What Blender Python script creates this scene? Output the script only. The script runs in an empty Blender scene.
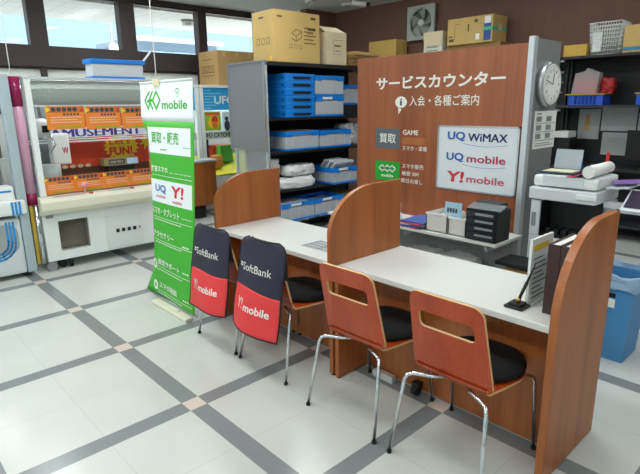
import bpy, bmesh, math, random
from mathutils import Vector, Matrix
random.seed(7)
SC = bpy.context.scene
COL = SC.collection
PI = math.pi

# ------------------------------------------------------------------ materials
def lin(h):
    h = h.lstrip('#')
    o = []
    for i in (0, 2, 4):
        c = int(h[i:i+2], 16) / 255
        o.append(c/12.92 if c <= .04045 else ((c+.055)/1.055)**2.4)
    return tuple(o) + (1,)
MATS = {}
def base(name):
    m = bpy.data.materials.new(name); m.use_nodes = True
    nt = m.node_tree
    return m, nt, nt.nodes['Principled BSDF']
def mat(name, col, rough=.5, metal=0, spec=.5, var=0, scale=20, alpha=1, emit=0, bump=0, bscale=80, coat=0):
    if name in MATS: return MATS[name]
    m, nt, b = base(name)
    c = lin(col)
    b.inputs['Base Color'].default_value = c
    b.inputs['Roughness'].default_value = rough
    b.inputs['Metallic'].default_value = metal
    b.inputs['Specular IOR Level'].default_value = spec
    b.inputs['Coat Weight'].default_value = coat
    if alpha < 1: b.inputs['Alpha'].default_value = alpha
    if emit:
        b.inputs['Emission Color'].default_value = c
        b.inputs['Emission Strength'].default_value = emit
    if var or bump:
        tc = nt.nodes.new('ShaderNodeTexCoord')
    if var:
        n = nt.nodes.new('ShaderNodeTexNoise'); n.inputs['Scale'].default_value = scale; n.inputs['Detail'].default_value = 3
        nt.links.new(tc.outputs['Object'], n.inputs['Vector'])
        mx = nt.nodes.new('ShaderNodeMix'); mx.data_type = 'RGBA'
        mx.inputs['A'].default_value = tuple(v*(1-var) for v in c[:3]) + (1,)
        mx.inputs['B'].default_value = tuple(min(1, v*(1+var)) for v in c[:3]) + (1,)
        nt.links.new(n.outputs['Fac'], mx.inputs['Factor']); nt.links.new(mx.outputs['Result'], b.inputs['Base Color'])
    if bump:
        n2 = nt.nodes.new('ShaderNodeTexNoise'); n2.inputs['Scale'].default_value = bscale
        nt.links.new(tc.outputs['Object'], n2.inputs['Vector'])
        bp = nt.nodes.new('ShaderNodeBump'); bp.inputs['Strength'].default_value = bump; bp.inputs['Distance'].default_value = .01
        nt.links.new(n2.outputs['Fac'], bp.inputs['Height']); nt.links.new(bp.outputs['Normal'], b.inputs['Normal'])
    MATS[name] = m
    return m
def wood(name, dark, light, scale=9, rough=.35, stretch=(1, 1, .05)):
    m, nt, b = base(name)
    tc = nt.nodes.new('ShaderNodeTexCoord'); mp = nt.nodes.new('ShaderNodeMapping')
    mp.inputs['Scale'].default_value = stretch
    n = nt.nodes.new('ShaderNodeTexNoise'); n.inputs['Scale'].default_value = scale; n.inputs['Detail'].default_value = 6; n.inputs['Roughness'].default_value = .65
    n2 = nt.nodes.new('ShaderNodeTexNoise'); n2.inputs['Scale'].default_value = scale*9; n2.inputs['Detail'].default_value = 2
    ad = nt.nodes.new('ShaderNodeMath'); ad.operation = 'MULTIPLY_ADD'; ad.inputs[1].default_value = .35
    cr = nt.nodes.new('ShaderNodeValToRGB')
    cr.color_ramp.elements[0].position = .42; cr.color_ramp.elements[0].color = lin(dark)
    cr.color_ramp.elements[1].position = .92; cr.color_ramp.elements[1].color = lin(light)
    L = nt.links.new
    L(tc.outputs['Object'], mp.inputs['Vector']); L(mp.outputs['Vector'], n.inputs['Vector']); L(mp.outputs['Vector'], n2.inputs['Vector'])
    L(n2.outputs['Fac'], ad.inputs[0]); L(n.outputs['Fac'], ad.inputs[2]); L(ad.outputs[0], cr.inputs['Fac']); L(cr.outputs['Color'], b.inputs['Base Color'])
    b.inputs['Roughness'].default_value = rough
    MATS[name] = m
    return m
def thin_glass(name, tint=(1, 1, 1, 1), refl=.08):
    m = bpy.data.materials.new(name); m.use_nodes = True; nt = m.node_tree; nt.nodes.clear()
    o = nt.nodes.new('ShaderNodeOutputMaterial'); t = nt.nodes.new('ShaderNodeBsdfTransparent'); g = nt.nodes.new('ShaderNodeBsdfGlossy')
    t.inputs['Color'].default_value = tint; g.inputs['Roughness'].default_value = .02
    fr = nt.nodes.new('ShaderNodeFresnel'); fr.inputs['IOR'].default_value = 1.18
    mx = nt.nodes.new('ShaderNodeMixShader')
    nt.links.new(fr.outputs[0], mx.inputs[0]); nt.links.new(t.outputs[0], mx.inputs[1]); nt.links.new(g.outputs[0], mx.inputs[2]); nt.links.new(mx.outputs[0], o.inputs[0])
    MATS[name] = m
    return m

# ------------------------------------------------------------------ mesh helper
class MB:
    def __init__(s): s.bm = bmesh.new(); s.mi = 0
    def _box(s, M, bev):
        r = bmesh.ops.create_cube(s.bm, size=1, matrix=M)
        fs = list({f for v in r['verts'] for f in v.link_faces})
        for f in fs: f.material_index = s.mi
        if bev:
            es = list({e for v in r['verts'] for e in v.link_edges})
            o = bmesh.ops.bevel(s.bm, geom=es, offset=bev, segments=2, affect='EDGES', profile=.6)
            for f in o['faces']: f.material_index = s.mi
    def bx(s, x0, x1, y0, y1, z0, z1, bev=0):
        s._box(Matrix.Translation(((x0+x1)/2, (y0+y1)/2, (z0+z1)/2)) @ Matrix.Diagonal((abs(x1-x0), abs(y1-y0), abs(z1-z0), 1)), bev); return s
    def box(s, c, d, rot=(0, 0, 0), bev=0):
        from mathutils import Euler
        s._box(Matrix.Translation(c) @ Euler(rot).to_matrix().to_4x4() @ Matrix.Diagonal((*d, 1)), bev); return s
    def cyl(s, p0, p1, r0, r1=None, n=20, cap=True):
        p0, p1 = Vector(p0), Vector(p1); r1 = r0 if r1 is None else r1
        d = p1 - p0
        q = d.to_track_quat('Z', 'Y').to_matrix().to_4x4()
        r = bmesh.ops.create_cone(s.bm, cap_ends=cap, cap_tris=False, segments=n, radius1=r0, radius2=r1, depth=d.length, matrix=Matrix.Translation((p0+p1)/2) @ q)
        for v in r['verts']:
            for f in v.link_faces: f.material_index = s.mi; f.smooth = len(f.verts) == 4
        return s
    def sphere(s, c, r, sc=(1, 1, 1), n=16):
        o = bmesh.ops.create_uvsphere(s.bm, u_segments=n*2, v_segments=n, radius=r, matrix=Matrix.Translation(c) @ Matrix.Diagonal((*sc, 1)))
        for v in o['verts']:
            for f in v.link_faces: f.smooth = True; f.material_index = s.mi
        return s
    def tube(s, pts, r, n=10, cap=True):
        pts = [Vector(p) for p in pts]; rings = []
        up = None
        for i, p in enumerate(pts):
            a = pts[max(0, i-1)]; b = pts[min(len(pts)-1, i+1)]
            t = (b-a).normalized()
            if up is None:
                up = Vector((0, 0, 1)) if abs(t.z) < .9 else Vector((1, 0, 0))
            u = (up - t*up.dot(t)).normalized(); up = u; w = t.cross(u)
            rings.append([s.bm.verts.new(p + (u*math.cos(k*2*PI/n) + w*math.sin(k*2*PI/n))*r) for k in range(n)])
        for A, B in zip(rings, rings[1:]):
            for k in range(n):
                f = s.bm.faces.new((A[k], A[(k+1) % n], B[(k+1) % n], B[k])); f.smooth = True; f.material_index = s.mi
        if cap:
            for R in (rings[0][::-1], rings[-1]):
                f = s.bm.faces.new(R); f.material_index = s.mi
        return s
    def prism(s, loop, hole=None, o=(0, 0, 0), xd=(1, 0, 0), yd=(0, 1, 0), t=.01, edge_mi=None):
        """extrude the 2D outline (with optional hole) by t along xd x yd"""
        o, xd, yd = Vector(o), Vector(xd), Vector(yd); nd = xd.cross(yd)
        vs = []; es = []
        for lp in ([loop] + (hole or [])):
            v = [s.bm.verts.new(o + xd*a + yd*b) for a, b in lp]
            vs += v; es += [s.bm.edges.new((v[i], v[(i+1) % len(v)])) for i in range(len(v))]
        if hole:
            r = bmesh.ops.triangle_fill(s.bm, use_beauty=True, use_dissolve=False, edges=es, normal=nd)
            fs = [g for g in r['geom'] if isinstance(g, bmesh.types.BMFace)]
        else:
            fs = [s.bm.faces.new(vs)]
        for f in fs: f.material_index = s.mi
        if t:
            r = bmesh.ops.extrude_face_region(s.bm, geom=fs, use_keep_orig=True)
            nv = [g for g in r['geom'] if isinstance(g, bmesh.types.BMVert)]
            bmesh.ops.translate(s.bm, verts=nv, vec=nd*t)
            nvs = set(nv); ovs = set(vs)
            for v in nv:
                for f in v.link_faces:
                    if any(w in ovs for w in f.verts): f.material_index = s.mi if edge_mi is None else edge_mi
        return s
    def grid(s, fn, nu, nv, smooth=True):
        V = [[s.bm.verts.new(fn(i/nu, j/nv)) for j in range(nv+1)] for i in range(nu+1)]
        for i in range(nu):
            for j in range(nv):
                f = s.bm.faces.new((V[i][j], V[i+1][j], V[i+1][j+1], V[i][j+1])); f.smooth = smooth; f.material_index = s.mi
        return s
    def lathe(s, prof, c=(0, 0, 0), n=28):
        c = Vector(c); rings = []
        for r, z in prof: rings.append([s.bm.verts.new(c + Vector((r*math.cos(k*2*PI/n), r*math.sin(k*2*PI/n), z))) for k in range(n)])
        for A, B in zip(rings, rings[1:]):
            for k in range(n):
                f = s.bm.faces.new((A[k], A[(k+1) % n], B[(k+1) % n], B[k])); f.smooth = True; f.material_index = s.mi
        for R, rev in ((rings[0], 1), (rings[-1], 0)):
            f = s.bm.faces.new(R[::-1] if rev else R); f.material_index = s.mi
        return s

def root_loc(o):
    v = Vector((0, 0, 0))
    while o is not None: v += o.location; o = o.parent
    return v
def obj(name, mb, mats, parent=None, local=False, recalc=True, solid=0):
    """link the mesh as ONE object; world coordinates unless local"""
    bm = mb.bm
    if recalc: bmesh.ops.recalc_face_normals(bm, faces=bm.faces[:])
    if parent is not None and not local:
        bmesh.ops.translate(bm, verts=bm.verts[:], vec=-root_loc(parent))
    me = bpy.data.meshes.new(name); bm.to_mesh(me); bm.free()
    for m in (mats if isinstance(mats, (list, tuple)) else [mats]): me.materials.append(m)
    o = bpy.data.objects.new(name, me); COL.objects.link(o)
    if parent is not None: o.parent = parent
    if solid:
        md = o.modifiers.new('thickness', 'SOLIDIFY'); md.thickness = solid; md.offset = 0
    return o
def tag(o, label, cat, group=None, kind=None):
    if label: o['label'] = label
    if cat: o['category'] = cat
    if group: o['group'] = group
    if kind: o['kind'] = kind
    return o
def thing(name, label, cat, loc=(0, 0, 0), group=None, rz=0):
    o = bpy.data.objects.new(name, None); COL.objects.link(o); o.empty_display_size = .1
    o.location = loc; o.rotation_euler = (0, 0, rz)
    return tag(o, label, cat, group)
def one(name, mb, mats, label, cat, group=None, solid=0):
    """a thing that is a single mesh with its origin at its base"""
    bm = mb.bm
    xs = [v.co for v in bm.verts]
    c = Vector(((min(v.x for v in xs)+max(v.x for v in xs))/2, (min(v.y for v in xs)+max(v.y for v in xs))/2, min(v.z for v in xs)))
    bmesh.ops.translate(bm, verts=bm.verts[:], vec=-c)
    o = obj(name, mb, mats, solid=solid); o.location = c
    return tag(o, label, cat, group)
def struct(name, mb, mats, parent=None):
    o = obj(name, mb, mats, parent)
    if parent is None: o['kind'] = 'structure'
    return o
def dup(root, loc, label=None, group=None, rz=None):
    r = root.copy(); COL.objects.link(r); r.location = loc
    if rz is not None: r.rotation_euler = (0, 0, rz)
    if label: r['label'] = label
    if group: r['group'] = group
    for ch in list(root.children):
        c = ch.copy(); COL.objects.link(c); c.parent = r
        for g in list(ch.children):
            d = g.copy(); COL.objects.link(d); d.parent = c
    return r

# ------------------------------------------------------------------ lettering
DG = None
def glyphs(s, bold=.0, res=3):
    cu = bpy.data.curves.new('t', 'FONT'); cu.body = s; cu.resolution_u = res; cu.offset = bold; cu.fill_mode = 'FRONT'
    o = bpy.data.objects.new('t', cu); COL.objects.link(o)
    dg = bpy.context.evaluated_depsgraph_get(); dg.update()
    me = bpy.data.meshes.new_from_object(o.evaluated_get(dg))
    bm = bmesh.new(); bm.from_mesh(me)
    bpy.data.objects.remove(o); bpy.data.meshes.remove(me); bpy.data.curves.remove(cu)
    return bm
def plane_map(o, xd, ud, off=.0015):
    o, xd, ud = Vector(o), Vector(xd), Vector(ud); n = xd.cross(ud)
    return lambda x, y: o + xd*x + ud*y + n*off
def text(s, m, parent, fmap, x0, y0, x1, y1, bold=.0, name='lettering', italic=0, local=False, lw=None):
    bm = glyphs(s, max(bold, 0))
    if bold < 0:                                       # heavier strokes: the outline laid down again a little to the side
        g = bmesh.ops.duplicate(bm, geom=bm.verts[:]+bm.edges[:]+bm.faces[:])
        bmesh.ops.translate(bm, verts=[q for q in g['geom'] if isinstance(q, bmesh.types.BMVert)], vec=(-bold, 0, 0))
    X = [v.co.x for v in bm.verts]; Y = [v.co.y for v in bm.verts]
    if not X: return None
    ax, bx_, ay, by = min(X), max(X), min(Y), max(Y)
    for v in bm.verts:
        u = (v.co.x-ax)/(bx_-ax+1e-9); w = (v.co.y-ay)/(by-ay+1e-9)
        v.co = fmap(x0+(x1-x0)*u + italic*(y1-y0)*w, y0+(y1-y0)*w)
    mb = MB(); mb.bm.free(); mb.bm = bm
    return obj(name, mb, m, parent, local=local, recalc=False)
def flat(mb, fmap, polys):
    """filled outlines lying on a mapped surface"""
    for p in polys:
        vs = [mb.bm.verts.new(fmap(a, b)) for a, b in p]
        f = mb.bm.faces.new(vs); f.material_index = mb.mi
def strokes(mb, fmap, lines, w, closed=False):
    for pts in lines:
        n = len(pts)
        for i in range(n if closed else n-1):
            a = Vector(pts[i]); b = Vector(pts[(i+1) % n]); d = (b-a)
            if d.length < 1e-6: continue
            d.normalize(); nrm = Vector((-d.y, d.x))*w/2; a2 = a-d*w*.35; b2 = b+d*w*.35
            flat(mb, fmap, [[tuple(a2-nrm), tuple(b2-nrm), tuple(b2+nrm), tuple(a2+nrm)]])
def rect(x0, y0, x1, y1): return [(x0, y0), (x1, y0), (x1, y1), (x0, y1)]
def circle(cx, cy, r, n=24, ry=None): return [(cx+r*math.cos(k*2*PI/n), cy+(ry or r)*math.sin(k*2*PI/n)) for k in range(n)]
def rrect(x0, y0, x1, y1, r, n=5, rs=None):
    rs = rs or (r, r, r, r); out = []
    for (cx, cy, a0), q in zip(((x0, y0, 180), (x1, y0, 270), (x1, y1, 0), (x0, y1, 90)), rs):
        ccx = cx + (q if cx == x0 else -q); ccy = cy + (q if cy == y0 else -q)
        for k in range(n+1):
            a = math.radians(a0 + 90*k/n); out.append((ccx+q*math.cos(a), ccy+q*math.sin(a)))
    return out
def flatobj(name, fmap, polys, m, parent, local=False):
    mb = MB(); flat(mb, fmap, polys); return obj(name, mb, m, parent, local=local, recalc=False)
FX = lambda X, off=.0015: plane_map((X, 0, 0), (0, 1, 0), (0, 0, 1), off)      # surface facing +X: (y, z)
FY = lambda Y, off=.0015: plane_map((0, Y, 0), (1, 0, 0), (0, 0, 1), off)      # surface facing -Y: (x, z)

# palette
white = mat('white_plastic', '#E4E8E6', .4)
offwhite = mat('off_white', '#D9DAD5', .5)
cream = mat('cream_plastic', '#E2DDC8', .45)
black = mat('black_plastic', '#121214', .45)
blackm = mat('black_steel', '#17171A', .5)
dark = mat('dark_recess', '#0B0B0C', .8)
chrome = mat('chrome', '#D5D8DA', .12, metal=1)
alu = mat('brushed_aluminium', '#B9BDBF', .35, metal=.85)
grey = mat('grey_steel', '#8C9093', .45)
lgrey = mat('light_grey_paint', '#B9C0C2', .45)
rubber = mat('rubber', '#1A1A1A', .8)
letterw = mat('white_lettering', '#EDEBE2', .6)
blue = mat('crate_blue', '#0A7BDA', .4)
blue2 = mat('crate_blue_pale', '#1E86D8', .4)
clearp = mat('milky_plastic', '#C8CED4', .25, alpha=.7)
orange = mat('flyer_orange', '#E8862A', .6)
yellow = mat('yellow_print', '#EDC62A', .6)
redp = mat('red_print', '#D5352B', .6)
ink = mat('dark_ink', '#3A3F4A', .6)
paper = mat('white_paper', '#EEEEEA', .7)
pinkp = mat('pink_ink', '#C4509A', .5)
card = mat('cardboard', '#C9A868', .8, var=.08, scale=6)
card2 = mat('cardboard_tan', '#BC9762', .8, var=.08, scale=6)
card3 = mat('pale_cardboard', '#D0C2A0', .8, var=.06, scale=6)
cardd = mat('cardboard_brown', '#8E6E42', .8, var=.1, scale=8)
tape = mat('brown_tape', '#C9AB6E', .35)
print_b = mat('carton_print', '#5A4A2C', .7)
teak = wood('counter_wood', '#8A4A20', '#B56A34', 7, .38)
signw = wood('sign_wood', '#7E3F22', '#A85F38', 4, .42)
chairw = wood('chair_plywood', '#9A300C', '#BC4818', 8, .3)
birch = mat('plywood_edge', '#D9B07A', .5)
glass = thin_glass('clear_glass')
green = mat('banner_green', '#3FAE2A', .55)
greenl = mat('logo_green', '#35A82C', .55)
lamp = mat('lamp_tube', '#F4FBFF', .5, emit=22)

# ------------------------------------------------------------------ floor
def floor_mat():
    m, nt, b = base('floor_tiles'); N = nt.nodes.new; L = nt.links.new
    tc = N('ShaderNodeTexCoord'); sp = N('ShaderNodeSeparateXYZ'); L(tc.outputs['Object'], sp.inputs[0])
    def M(op, a, bb=None, c=None):
        n = N('ShaderNodeMath'); n.operation = op
        for i, v in enumerate((a, bb, c)):
            if v is None: continue
            if hasattr(v, 'links'): L(v, n.inputs[i])
            else: n.inputs[i].default_value = v
        return n.outputs[0]
    def axis(src, off, per):
        t = M('DIVIDE', M('SUBTRACT', src, off), per)
        d = M('ABSOLUTE', M('SUBTRACT', M('FRACT', M('ADD', t, .5)), .5))    # 0 on the strip centre, .5 mid-cell
        strip = M('LESS_THAN', d, .0535)
        joint = M('GREATER_THAN', d, .4975)
        edge = M('LESS_THAN', M('ABSOLUTE', M('SUBTRACT', d, .0535)), .002)
        return strip, M('MAXIMUM', joint, edge), M('FLOOR', M('MULTIPLY', t, 2))
    sx, jx, ix = axis(sp.outputs['X'], -5.4576, 1.0)
    sy, jy, iy = axis(sp.outputs['Y'], 1.269, .9973)
    both = M('MULTIPLY', sx, sy); strip = M('MAXIMUM', sx, sy); joint = M('MAXIMUM', jx, jy)
    nz = N('ShaderNodeTexNoise'); nz.inputs['Scale'].default_value = 2.2; nz.inputs['Detail'].default_value = 5
    L(tc.outputs['Object'], nz.inputs['Vector'])
    def mix(f, a, bb):
        n = N('ShaderNodeMix'); n.data_type = 'RGBA'
        if hasattr(f, 'links'): L(f, n.inputs['Factor'])
        else: n.inputs['Factor'].default_value = f
        for k, v in (('A', a), ('B', bb)):
            if hasattr(v, 'links'): L(v, n.inputs[k])
            else: n.inputs[k].default_value = v
        return n.outputs['Result']
    tile = mix(nz.outputs['Fac'], lin('#C3C6C1'), lin('#D3D6D1'))
    st = mix(nz.outputs['Fac'], lin('#7A8082'), lin('#888D8F'))
    c = mix(strip, tile, st); c = mix(both, c, lin('#D6C6BC'))
    jj = M('MULTIPLY', joint, .2); c = mix(jj, c, lin('#7A7F80'))
    # scuffs
    n3 = N('ShaderNodeTexNoise'); n3.inputs['Scale'].default_value = 14; n3.inputs['Detail'].default_value = 8; n3.inputs['Roughness'].default_value = .75
    L(tc.outputs['Object'], n3.inputs['Vector'])
    sc = M('MULTIPLY', M('GREATER_THAN', n3.outputs['Fac'], .69), .25); c = mix(sc, c, lin('#8B8A84'))
    L(c, b.inputs['Base Color'])
    r = N('ShaderNodeMapRange'); r.inputs['To Min'].default_value = .16; r.inputs['To Max'].default_value = .3
    L(nz.outputs['Fac'], r.inputs['Value']); L(r.outputs[0], b.inputs['Roughness'])
    bp = N('ShaderNodeBump'); bp.inputs['Strength'].default_value = .04; bp.inputs['Distance'].default_value = .02
    n4 = N('ShaderNodeTexNoise'); n4.inputs['Scale'].default_value = 6; L(tc.outputs['Object'], n4.inputs['Vector'])
    L(n4.outputs['Fac'], bp.inputs['Height']); L(bp.outputs['Normal'], b.inputs['Normal'])
    return m
H = 3.32
struct('floor', MB().bx(-8.5, 4.5, -5, 7.45, -.1, 0), floor_mat())
struct('ceiling', MB().bx(-8.45, 4.5, -5, 7.45, H, H+.1), mat('ceiling_board', '#C2C4C4', .85, var=.05, scale=3))
# ------------------------------------------------------------------ walls
def brown_wall():
    m, nt, b = base('brown_wallpaper')
    tc = nt.nodes.new('ShaderNodeTexCoord'); mp = nt.nodes.new('ShaderNodeMapping'); mp.inputs['Scale'].default_value = (40, 40, .6)
    n = nt.nodes.new('ShaderNodeTexNoise'); n.inputs['Scale'].default_value = 1.5
    cr = nt.nodes.new('ShaderNodeValToRGB'); cr.color_ramp.elements[0].color = lin('#66483B'); cr.color_ramp.elements[1].color = lin('#7A584A')
    L = nt.links.new
    L(tc.outputs['Object'], mp.inputs[0]); L(mp.outputs[0], n.inputs['Vector']); L(n.outputs['Fac'], cr.inputs[0]); L(cr.outputs[0], b.inputs['Base Color'])
    b.inputs['Roughness'].default_value = .7
    return m
bw = brown_wall()
plaster = mat('shop_wall_white', '#C9CCCA', .8)
frame_m = mat('window_frame_brown', '#3A2E2E', .5)
struct('wall_back', MB().bx(-7.35, 4.5, 7.3, 7.45, 0, H), bw)
struct('wall_alcove', MB().bx(-7.5, -7.35, 6.56, 7.45, 0, H), bw)
struct('wall_return', MB().bx(-8.45, -7.501, 6.56, 6.7, 0, H), plaster)
struct('wall_right', MB().bx(4.5, 4.65, -5, 7.45, 0, H), plaster)
struct('wall_front', MB().bx(-8.45, 4.65, -5.15, -5, 2.75, H).bx(-8.45, 4.65, -5.15, -5, 0, .25).bx(-8.45, -7.6, -5.15, -5, .25, 2.75).bx(4.0, 4.65, -5.15, -5, .25, 2.75), plaster)  # unseen front wall, left open wide to let sky light in from behind
for k in range(4):  # added windows behind the camera, there for soft frontal daylight
    e = bpy.data.objects.new('window_%d' % (9+k), None); COL.objects.link(e); e['kind'] = 'structure'; xa = -7.6+k*2.9; e.location = (xa, -5.07, .25)
    obj('window_frame', MB().bx(xa, xa+.06, -5.12, -5.03, .25, 2.75).bx(xa+2.84, xa+2.9, -5.12, -5.03, .25, 2.75).bx(xa, xa+2.9, -5.12, -5.03, .25, .31).bx(xa, xa+2.9, -5.12, -5.03, 2.69, 2.75), alu, e)
    obj('pane', MB().bx(xa+.06, xa+2.84, -5.08, -5.074, .31, 2.69), glass, e)
struct('wall_left', MB().bx(-8.45, -8.3, -5, 6.56, 0, 1.6), plaster)
# dark beam and head trim of the window wall, then each window with its own frame
struct('trim_1', MB().bx(-8.44, -8.24, -5, 6.56, 2.24, 2.50), frame_m)
struct('trim_2', MB().bx(-8.44, -8.26, -5, 6.56, 3.25, H), frame_m)
struct('trim_3', MB().bx(-8.44, -8.26, -5, 6.56, 1.6, 1.72), frame_m)
pane_m = glass
def window(name, y0, y1, z0, z1, l, r, pm, th=.02):
    e = bpy.data.objects.new(name, None); COL.objects.link(e); e['kind'] = 'structure'; e.location = (-8.36, (y0+y1)/2, z0)
    f = MB().bx(-8.43, -8.27, y0-l, y0, z0, z1).bx(-8.43, -8.27, y1, y1+r, z0, z1).bx(-8.42, -8.29, y0, y1, z0, z0+.03).bx(-8.42, -8.29, y0, y1, z1-.03, z1)
    obj('window_frame', f, frame_m, e)
    obj('pane', MB().bx(-8.36, -8.36+th, y0, y1, z0+.03, z1-.03), pm, e)
window('window_1', -.9, 2.27, 2.50, 3.25, .1, .115, pane_m, .006)
window('window_2', 2.50, 3.56, 2.50, 3.25, .115, .12, pane_m, .006)
window('window_3', 3.80, 4.92, 2.50, 3.25, .12, .08, pane_m, .006)
window('window_4', 5.08, 6.50, 2.50, 3.25, .08, .06, pane_m, .006)
frost = mat('white_backed_pane', '#E6E9E4', .35)
window('window_5', -.9, 2.355, 1.72, 2.24, .1, .035, frost)
window('window_6', 2.43, 3.50, 1.72, 2.24, .04, .13, frost)
window('window_7', 3.77, 4.88, 1.72, 2.24, .14, .08, frost)
window('window_8', 5.04, 6.50, 1.72, 2.24, .08, .06, frost)
struct('wall_left_far', MB().bx(-8.45, -8.3, -5, -1.0, 1.72, 3.25), plaster)

# ------------------------------------------------------------------ outside the windows
def soffit_mat():
    m, nt, b = base('soffit_panels')
    tc = nt.nodes.new('ShaderNodeTexCoord'); br = nt.nodes.new('ShaderNodeTexBrick')
    br.inputs['Color1'].default_value = lin('#F4F4F1'); br.inputs['Color2'].default_value = lin('#F0F0EC'); br.inputs['Mortar'].default_value = lin('#DCDCD8')
    br.inputs['Scale'].default_value = 1.1; br.inputs['Mortar Size'].default_value = .008; br.offset = 0
    nt.links.new(tc.outputs['Object'], br.inputs['Vector']); nt.links.new(br.outputs['Color'], b.inputs['Base Color']); b.inputs['Roughness'].default_value = .8
    return m
s = obj('canopy', MB().bx(-10.15, -8.45, -3, 11, 3.2, 3.34).bx(-10.25, -10.15, -3, 11, 3.2, 3.5), soffit_mat())
tag(s, 'pale panelled canopy over the pavement outside the windows', 'canopy')
dl = thing('canopy_lamp', 'round drum lamp under the canopy outside the windows', 'lamp', (-9.05, 5.16, 3.12))
obj('drum', MB().cyl((-9.05, 5.16, 3.1), (-9.05, 5.16, 3.18), .1), offwhite, dl)
obj('rim', MB().cyl((-9.05, 5.16, 3.18), (-9.05, 5.16, 3.2), .12), grey, dl)
g = obj('car_park', MB().bx(-60, -8.51, -40, 50, -.12, -.02).bx(-8.5, 40, -40, -5.16, -.12, -.02), mat('concrete_ground', '#C4C5C1', .9)); g['kind'] = 'structure'
bd = thing('neighbour_building', 'pale building with a flat roof seen through the window behind the banner', 'building', (-18, 8.6, -.02))
obj('wall', MB().bx(-20, -17, 7.9, 10.8, -.02, 3.75), mat('pale_blue_render', '#8FA3B5', .8), bd)
obj('roof', MB().bx(-20.2, -16.8, 7.7, 11, 3.75, 3.9), mat('roof_grey', '#9FB0C0', .7), bd)
rr = MB()
for k in range(3): rr.bx(-17.02, -16.99, 8.2+k*.9, 8.75+k*.9, 3.0, 3.5)
obj('window', rr, mat('far_window', '#8FA4B5', .3), bd)
mst = thing('antenna_mast', 'thin mast with a round white dish seen through the window', 'mast', (-17, 7.0, -.02))
obj('pole', MB().cyl((-17, 7.0, -.02), (-17, 7.0, 4.2), .025).bx(-17.02, -16.98, 6.8, 7.2, 3.95, 3.98), grey, mst)
obj('dish', MB().cyl((-16.95, 7.0, 3.48), (-16.88, 7.0, 3.48), .15), white, mst)

# hanging cords
def cord(a, b, label, r=.004):
    d = Vector(b)-Vector(a)
    o = one('ceiling_string', MB().tube([Vector(a)+d*k/6 for k in range(7)], r, 6), white, label, 'cord', None); return o
cord((-5.72, 1.352, 1.985), (-5.72, 1.352, H), 'white cord hanging from the ceiling at the left edge beside the crane game')
cord((-8.18, 5.98, 2.60), (-8.18, 5.98, H), 'thin cord hanging in front of the window above the three cartons', .008)

# ------------------------------------------------------------------ desks with dividers
def divider_profile(z0, y0, y1, zt, zs):
    pts = [(y0, z0), (y1, z0), (y1, zt)]
    # quarter-ellipse from (y0+.36, zt) to (y0, zs)
    a = .38; hgt = zt - zs
    for k in range(0, 15):
        t = PI/2*k/14
        pts.append((y0 + a - a*math.sin(t)*1.0, zs + hgt*math.cos(t)))
    return pts
def div_mesh(x, z0, y0, y1, zt, zs, th=.035):
    return MB().prism(divider_profile(z0, y0, y1, zt, zs), None, (x-th/2, 0, 0), (0, 1, 0), (0, 0, 1), th)
topm = mat('white_laminate', '#DDDEDA', .3, var=.02, scale=3)
pd = mat('power_strip_white', '#C8C8C2', .5)
def desk(x0, x1, label, lx, rx):
    t = thing('service_desk', label, 'desk', ((x0+x1)/2, 2.38, 0), 'service desks along the counter')
    obj('tabletop', MB().bx(x0, x1, 2.09, 2.69, .708, .74, .004), topm, t)
    obj('modesty_panel', MB().bx(x0+.06, x1-.06, 2.30, 2.325, .02, .708), teak, t)
    for xx in (lx, rx):
        if xx is not None: obj('side_panel', MB().bx(xx, xx+.03, 2.06, 2.66, .01, .708, .002), teak, t)
    for yy in (2.08, 2.62):
        for xx in (lx, rx):
            if xx is not None: obj('foot', MB().cyl((xx+.015, yy, 0), (xx+.015, yy, .012), .014, n=12), rubber, t)
    return t
desk(-3.5, -2.101, 'white topped wooden desk with the two cloth covered chairs', -3.46, -2.145)
desk(-2.099, -.81, 'white topped wooden desk nearer the camera with the two bare wooden chairs', -2.095, None)
t = thing('desk_divider', 'wooden rounded divider at the far left end of the counter', 'divider', (-3.49, 2.4, .74), 'rounded wooden dividers on the counter')
obj('panel', div_mesh(-3.455, .741, 2.09, 2.735, 1.155, .93, .03), teak, t)
t = thing('desk_divider', 'wooden rounded divider in the middle between the two desks', 'divider', (-2.1, 2.4, .74), 'rounded wooden dividers on the counter')
obj('panel', div_mesh(-2.1, .741, 2.02, 2.665, 1.195, .93, .03), teak, t)
t = thing('end_partition', 'tall wooden end panel with a rounded top corner reaching the floor at the right', 'partition', (-.815, 2.4, 0))
obj('panel', div_mesh(-.79, .008, 2.045, 2.63, 1.172, .80, .036), teak, t)
for y in (2.1, 2.58): obj('foot', MB().cyl((-.79, y, 0), (-.79, y, .01), .014, n=12), rubber, t)
# things under the desks
def caster(x, y, label):
    t = thing('caster_wheel', label, 'caster', (x, y, 0))
    obj('wheel', MB().cyl((x-.018, y, .032), (x+.018, y, .032), .032), rubber, t)
    obj('bracket', MB().bx(x-.024, x+.024, y-.015, y+.03, .055, .08), black, t)
caster(-1.62, 2.262, 'black caster wheel under the nearer desk beside the third chair')
one('power_strip', MB().bx(-1.95, -1.79, 2.245, 2.29, 0, .045, .008), pd, 'white power strip on the floor under the nearer desk', 'power strip')
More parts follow.
